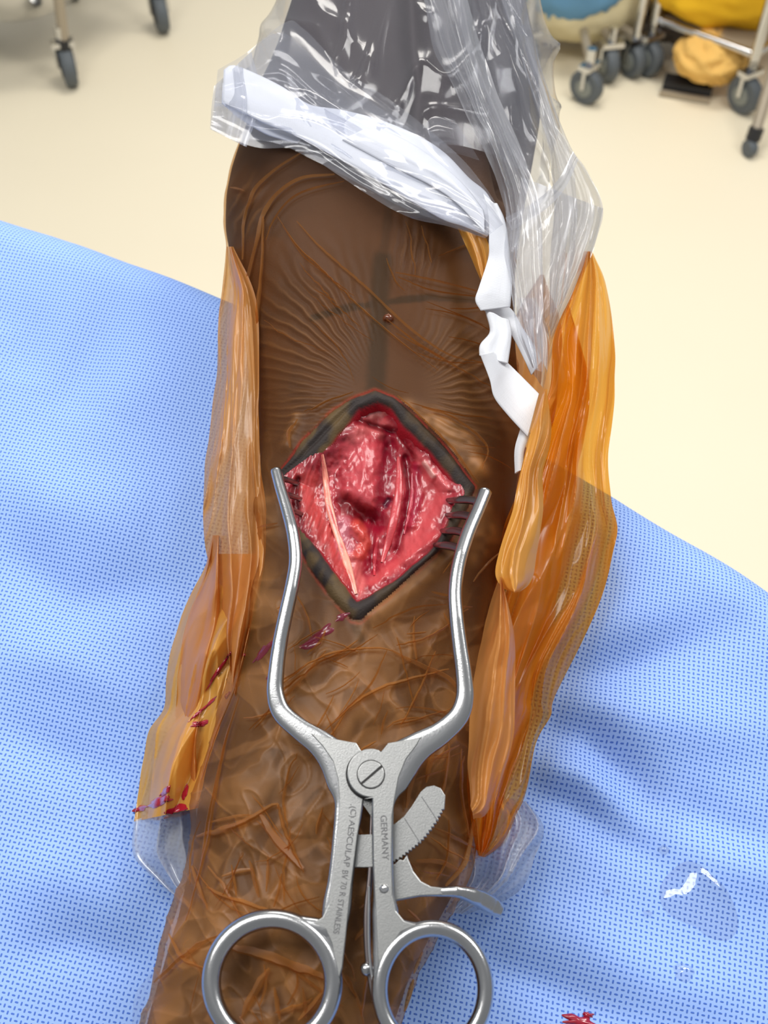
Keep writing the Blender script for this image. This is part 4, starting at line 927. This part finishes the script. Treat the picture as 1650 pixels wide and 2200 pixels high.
# ------------------------------------------------------------------ blood smears, drops
def blob_on(tree, cx, cy, rx_, ry_, rot, h, name, mat, seed, fallback_z=DRAPE_Z, rag=0.3, poly=None):
    PO = catmull(list(poly) + [poly[0]], 41) if poly else None
    nr_, na = 12, 40
    V = []
    for i in range(nr_):
        r = i / (nr_ - 1)
        for j in range(na):
            a = 2 * math.pi * j / na
            k = 1 + rag * (vn(math.cos(a) * 2.2 + seed * 3.1 + 9, math.sin(a) * 2.2 + 9, 401) - 0.5) * 2
            x = r * k * rx_ * math.cos(a); y = r * k * ry_ * math.sin(a)
            X_ = cx + x * math.cos(rot) - y * math.sin(rot); Y_ = cy + x * math.sin(rot) + y * math.cos(rot)
            if poly: X_, Y_ = cx + (PO[j, 0] - cx) * r, cy + (PO[j, 1] - cy) * r
            d = dirs(X_, Y_); d = d / np.linalg.norm(d); hit = tree.ray_cast(Vector(CAM), Vector(d)) if tree else (None,)
            P = np.array(hit[0]) if hit[0] is not None else plane_pt(np.array(X_), np.array(Y_), DOFF)
            nrm = np.array(hit[1]) if hit[0] is not None else PN
            if nrm @ d > 0: nrm = -nrm
            V.append(P + nrm * (h * (1 - r ** 3.2) * (0.9 + 0.2 * vn(X_ / 40, Y_ / 40, 405)) + 0.00012))
    V = np.array(V).reshape(nr_, na, 3)
    return mesh_np(name, V.reshape(-1, 3), grid_faces(nr_, na, True), mat)
# tree of every film surface for the smears
def tree_of(objs):
    vs, fs, n0 = [], [], 0
    for o in objs:
        me = o.data; mw = o.matrix_world
        v = np.empty(len(me.vertices) * 3, np.float32); me.vertices.foreach_get('co', v); v = v.reshape(-1, 3)
        vs += [tuple(q_) for q_ in v]; fs += [tuple(i + n0 for i in p.vertices) for p in me.polygons]; n0 += len(v)
    return BVHTree.FromPolygons(vs, fs)
FT = tree_of([o for o in inc.children if o.name.startswith('loose_flap')])
for i, (cx, cy, a, b, rot) in enumerate([(428, 1556, 20, 7, -0.25), (440, 1520, 40, 3, -0.75), (470, 1440, 42, 4, -1.0), (300, 1738, 13, 7, -0.3), (345, 1722, 26, 10, -0.35), (380, 1745, 28, 13, -0.25), (398, 1700, 18, 5, -1.3), (488, 1495, 9, 4, -0.9), (356, 1700, 14, 5, -0.8), (540, 1405, 22, 5, -0.2)]):
    o = blob_on(FT, cx, cy, a, b, rot, 0.0004, 'blood_smear', M['blood'], i, rag=0.4); keep(o, inc)
M['blood_thin'] = film_mat('thin_blood', srgb(132, 22, 62), srgb(230, 150, 160), 0.4, 0.25, 0.1)
for i, (cx, cy, a, b, rot) in enumerate([(690, 1362, 38, 9, -0.55), (668, 1385, 22, 7, -0.3), (735, 1325, 16, 7, -0.4), (565, 1402, 30, 7, -0.9), (590, 1440, 20, 5, -0.8)]):
    o = blob_on(FB, cx, cy, a, b, rot, 0.0003, 'blood_smear', M['blood_thin'], 60 + i, rag=0.4); keep(o, inc)
for i, (cx, cy, a, b) in enumerate([(1243, 2196, 32, 13), (1262, 2180, 12, 7)]):
    o = blob_on(DRAPE, cx, cy, a, b, 0.2, 0.0008, 'blood_drop', M['blood'], 20 + i, rag=0.42)
    tag(o, ['dark red blood clot on the blue drape at the bottom edge', 'small blood fleck just above the clot on the blue drape'][i], 'blood')
o = blob_on(DRAPE, 1505, 1945, 98, 56, 0.68, 0.0024, 'water_puddle', M['water'], 30, poly=[(1416, 1914), (1422, 1893), (1442, 1871), (1471, 1851), (1504, 1857), (1534, 1883), (1563, 1914), (1583, 1960), (1585, 1995), (1565, 2020), (1534, 2018), (1510, 2006), (1498, 1993), (1467, 1981), (1438, 1965), (1420, 1942)])
tag(o, 'large clear water puddle on the blue drape at lower right', 'puddle')
for i, (cx, cy, r, lb) in enumerate([(1426, 1825, 12, 'round water drop above the puddle on the blue drape'), (1391, 1962, 9, 'tiny water drop left of the puddle on the blue drape'), (1304, 1916, 7, 'tiny water drop between plastic sheet and puddle'), (1470, 2088, 22, 'flat water drop below the puddle on the blue drape')]):
    o = blob_on(DRAPE, cx, cy, r, r * 0.8, 0.4, 0.0016, 'water_drop', M['water'], 40 + i, rag=0.25); tag(o, lb, 'drop', 'water drops on the blue drape')
o = blob_on(LB, 834, 686, 12, 10, 0, 0.0022, 'fluid_drop', principled('amber_drop', srgb(96, 48, 22), 0.08, coat=0.6), 50, rag=0.15)
tag(o, 'small brown fluid drop on the film above the incision', 'drop')

# ------------------------------------------------------------------ far equipment on the floor
def fp(px_, py_): return zplane(np.array(float(px_)), np.array(float(py_)), 0.0)
def caster(parent, p, r=0.045, wd_=0.03, rz=0.0, stem=0.12, hubm='hub', fork=True):
    d = np.array([math.cos(rz), math.sin(rz), 0]); c = np.array([p[0], p[1], r])
    wl = MB().lathe(c, d, [(r * 0.55, -wd_ / 2), (r * 0.9, -wd_ / 2), (r, -wd_ * 0.3), (r, wd_ * 0.3), (r * 0.9, wd_ / 2), (r * 0.55, wd_ / 2)], 28).build('caster', M['rubber'], None, angle=45)
    keep(wl, parent)
    hb_ = MB().lathe(c, d, [(r * 0.1, -wd_ / 2 - 0.004), (r * 0.5, -wd_ / 2 - 0.003), (r * 0.55, 0), (r * 0.5, wd_ / 2 + 0.003), (r * 0.1, wd_ / 2 + 0.004)], 20).build('hub', M[hubm], None, angle=45)
    hb_.parent = wl
    if fork:
        f_ = MB(); e_ = np.array([-d[1], d[0], 0])
        for s_ in (-1, 1):
            f_.tube([c + d * s_ * (wd_ / 2 + 0.006), c + d * s_ * (wd_ / 2 + 0.006) + np.array([0, 0, r * 1.15])], 0.006, 8)
        f_.box(c + np.array([0, 0, r * 1.2]), (wd_ + 0.026, 0.03, 0.012), rz)
        f_.tube([c + np.array([0, 0, r * 1.2]), c + np.array([0, 0, r + stem])], 0.012, 10)
        q_ = f_.build('caster_fork', M['chrome'], None, angle=45); q_.parent = wl
    return wl
# left: wheeled basin stand
L1, L2 = fp(155, 182), fp(350, 67)
dv = np.array([-0.27, 0.19, 0]); L3, L4 = L1 + dv, L2 + dv
st = empty('basin_stand', tuple((L1 + L2 + L3 + L4) / 4)); tag(st, 'wheeled metal stand with tube legs and grey casters at top left', 'stand')
tops = []
for p, lean in ((L1, (0.075, 0.03)), (L2, (0.05, 0.0)), (L3, (0.03, 0)), (L4, (0.03, 0))):
    caster(st, p, 0.048, 0.03, 0.35, 0.05, 'black')
    tpt = np.array([p[0] + lean[0], p[1] + lean[1], 0.85]); tops.append(tpt)
    keep(MB().tube([p + np.array([0.004, 0, 0.10]), tpt], 0.0125, 14).build('leg', M['greymetal'], None), st)
    keep(MB().tube([p + np.array([0.002, 0, 0.085]), p + np.array([0.004, 0, 0.115])], 0.018, 14).build('leg_socket', M['black'], None), st)
fr_ = MB()
for i, j in ((0, 1), (1, 3), (3, 2), (2, 0)): fr_.tube([tops[i], tops[j]], 0.012, 10)
keep(fr_.build('top_frame', M['greymetal'], None), st)
cc_ = sum(tops) / 4
keep(MB().box((cc_[0], cc_[1], 0.862), (0.46, 0.40, 0.02), 0.95).build('tray', M['chrome'], None, smooth=False), st)
keep(MB().box((cc_[0] - 0.02, cc_[1], 0.34), (0.33, 0.30, 0.015), 0.95).build('shelf', M['greymetal'], None, smooth=False), st)  # out-of-frame shelf, added to deepen the shadow on the floor below
bc = np.array([-0.90, 2.66, 0.13])
bs = MB().lathe(bc, (0, 0, 1), [(0.02, 0), (0.10, 0.004), (0.15, 0.03), (0.18, 0.10), (0.19, 0.12), (0.186, 0.12), (0.174, 0.10), (0.145, 0.036), (0.02, 0.008)], 40).build('steel_basin', M['chrome'], None)
tag(bs, 'round steel basin hanging low inside the wheeled stand', 'basin')
# right: linen hamper with cream sack of blue drapes
def crumple(name, c, rad, mat, seed, amp=0.16, fr=3.0, nlat=48, nlon=72, sq=2.0, zcut=None, parent=None):
    th_ = np.linspace(0.02, math.pi - 0.02, nlat)[:, None]; ph = np.linspace(0, 2 * math.pi, nlon, endpoint=False)[None, :]
    e = 2 / sq
    f = lambda x: np.sign(x) * np.abs(x) ** e
    x = f(np.sin(th_)) * f(np.cos(ph)); y = f(np.sin(th_)) * f(np.sin(ph)); z = f(np.cos(th_)) + 0 * ph
    k = 1 + amp * (fbm((np.cos(ph) + 2) * fr + th_ * 2, (np.sin(ph) + 2) * fr + th_ * 3, 500 + seed, 4) - 0.5) * 2 + amp * 0.6 * (ridge((np.cos(ph) + 2) * fr * 1.6 - th_ * 2.4, (np.sin(ph) + 2) * fr * 1.6 + th_, 520 + seed) ** 3 - 0.3)
    V = np.stack([c[0] + x * rad[0] * k, c[1] + y * rad[1] * k, c[2] + z * rad[2] * k], -1)
    o = mesh_np(name, V.reshape(-1, 3), grid_faces(nlat, nlon, True), mat)
    if parent: keep(o, parent)
    return o
hp = fp(1250, 90)
def pix_at(px_, py_, Yw): return at_y(np.array(float(px_)), np.array(float(py_)), Yw)
Yh = 2.75
hc = pix_at(1235, 20, Yh)
ham = empty('linen_hamper', (float(hc[0]), float(hc[1]), 0)); tag(ham, 'wheeled linen hamper with a bulging cream sack at the top right', 'hamper')
zb = pix_at(1270, 104, Yh - 0.12)[2]
crumple('sack', (hc[0], hc[1], zb + 0.12), (0.19, 0.18, 0.125), M['cream_bag'], 1, 0.05, 2.5, parent=ham, sq=2.4)
bl = crumple('cloth_bundle', (hc[0] - 0.02, hc[1] - 0.06, zb + 0.195), (0.172, 0.148, 0.155), M['blue_cloth'], 2, 0.07, 4)
tag(bl, 'crumpled blue drapes stuffed into the cream sack of the hamper', 'cloth')
hw_ = [fp(1255, 220), fp(1302, 172), fp(1352, 163), fp(1130, 150)]
for i, p in enumerate(hw_):
    caster(ham, p, 0.042, 0.028, [0.9, 0.2, 0.5, 0.4][i], 0.05)
hbm = MB()
for p in hw_: hbm.tube([np.array([p[0], p[1], 0.10]), np.array([hc[0], hc[1], 0.11])], 0.011, 10)
keep(hbm.build('base_frame', M['greymetal'], None), ham)
keep(MB().tube([np.array([hw_[2][0], hw_[2][1], 0.09]), np.array([hw_[2][0] + 0.02, hw_[2][1], 0.95])], 0.012, 10).build('post', M['chrome'], None), ham)
keep(MB().tube([np.array([hw_[3][0], hw_[3][1], 0.09]), np.array([hw_[3][0] - 0.02, hw_[3][1], 0.95])], 0.012, 10).build('post', M['chrome'], None), ham)
# right: chrome trolley with yellow bag, tan cloth and grey bundle
W1, W2 = fp(1590, 240), fp(1385, 160)
tro = empty('chrome_trolley', tuple((W1 + W2) / 2 + np.array([0.1, 0.15, 0]))); tag(tro, 'chrome rail trolley with grey casters at the top right corner', 'trolley')
ax_ = (W1 - W2); ln_ = np.linalg.norm(ax_); ax_ /= ln_; per = np.array([-ax_[1], ax_[0], 0]); per = per if per[1] > 0 else -per
W3, W4 = W1 + per * 0.42, W2 + per * 0.42
for p in (W1, W2, W3, W4): caster(tro, p, 0.045, 0.03, 0.6, 0.04)
zr = 0.14
for p in (W1, W2, W3, W4):
    keep(MB().tube([p + np.array([0, 0, 0.1]), p + np.array([0, 0, 0.62])], 0.012, 10).build('post', M['chrome'], None), tro)
for (a_, b_) in ((W1, W2), (W2, W4), (W4, W3), (W3, W1)):
    for zq in (zr, 0.60):
        keep(MB().tube([a_ + np.array([0, 0, zq]), b_ + np.array([0, 0, zq])], 0.009, 10).build('rail', M['chrome'], None), tro)
mid = (W1 + W2 + W3 + W4) / 4
keep(MB().box((mid[0], mid[1], zr + 0.0), (ln_ * 0.96, 0.40, 0.006), math.atan2(ax_[1], ax_[0])).build('shelf', M['greymetal'], None, smooth=False), tro)
yb = pix_at(1565, -10, 2.62)
y_ = crumple('yellow_bag', (yb[0] + 0.03, yb[1], yb[2] + 0.06), (0.24, 0.16, 0.13), M['yellow'], 5, 0.10, 2.6)
tag(y_, 'sagging yellow plastic bag on the chrome trolley', 'bag')
tcn = pix_at(1528, 122, 2.48)
t_ = crumple('cloth_bundle', tuple(tcn), (0.085, 0.075, 0.055), M['tan'], 6, 0.16, 2.2); tag(t_, 'crumpled tan yellow cloth hanging over the trolley rail', 'cloth')
gcn = pix_at(1440, 40, 2.7)
g_ = crumple('cloth_bundle', tuple(gcn), (0.09, 0.08, 0.045), M['grey_cloth'], 7, 0.18, 3.5); tag(g_, 'dark grey crumpled bundle under the yellow bag', 'cloth')
# foot pedal on the floor
pc = fp(1478, 208)
fpd = empty('foot_pedal', tuple(pc)); tag(fpd, 'black foot pedal on the floor below the trolley', 'pedal')
rz_ = -0.33
keep(MB().box((pc[0], pc[1] + 0.02, 0.016), (0.118, 0.05, 0.026), rz_).build('pedal_body', M['black'], None, smooth=False), fpd)
keep(MB().box((pc[0] - 0.012, pc[1] - 0.014, 0.008), (0.122, 0.012, 0.012), rz_).build('pedal_edge', M['greymetal'], None, smooth=False), fpd)
# splayed leg of a stand at the right border
f0 = fp(1606, 335); leg_top = pix_at(1662, 150, float(f0[1]) + 0.10)
ivs = empty('pole_stand', tuple(f0)); tag(ivs, 'slanted metal stand leg with dark foot at the right edge', 'stand')
keep(MB().tube([f0 + np.array([0.006, 0.01, 0.045]), leg_top, leg_top + (leg_top - f0) * 1.6], 0.0125, 14).build('leg', M['greymetal'], None), ivs)
keep(MB().tube([f0 + np.array([0.004, 0.008, 0.036]), f0 + np.array([0.0085, 0.014, 0.062])], 0.017, 14).build('leg_socket', M['black'], None), ivs)
keep(MB().lathe(f0 + np.array([0, 0, 0.020]), (0.9, 0.3, 0), [(0.006, -0.010), (0.018, -0.010), (0.020, -0.006), (0.020, 0.006), (0.018, 0.010), (0.006, 0.010)], 20).build('caster', M['rubber'], None), ivs)
# fix placement of sub-parts hung under parts that sit under Empties
bpy.context.view_layer.update()
for o in list(SC.objects):
    p = o.parent
    if p and p.parent:
        o.matrix_parent_inverse = Matrix.Identity(4)
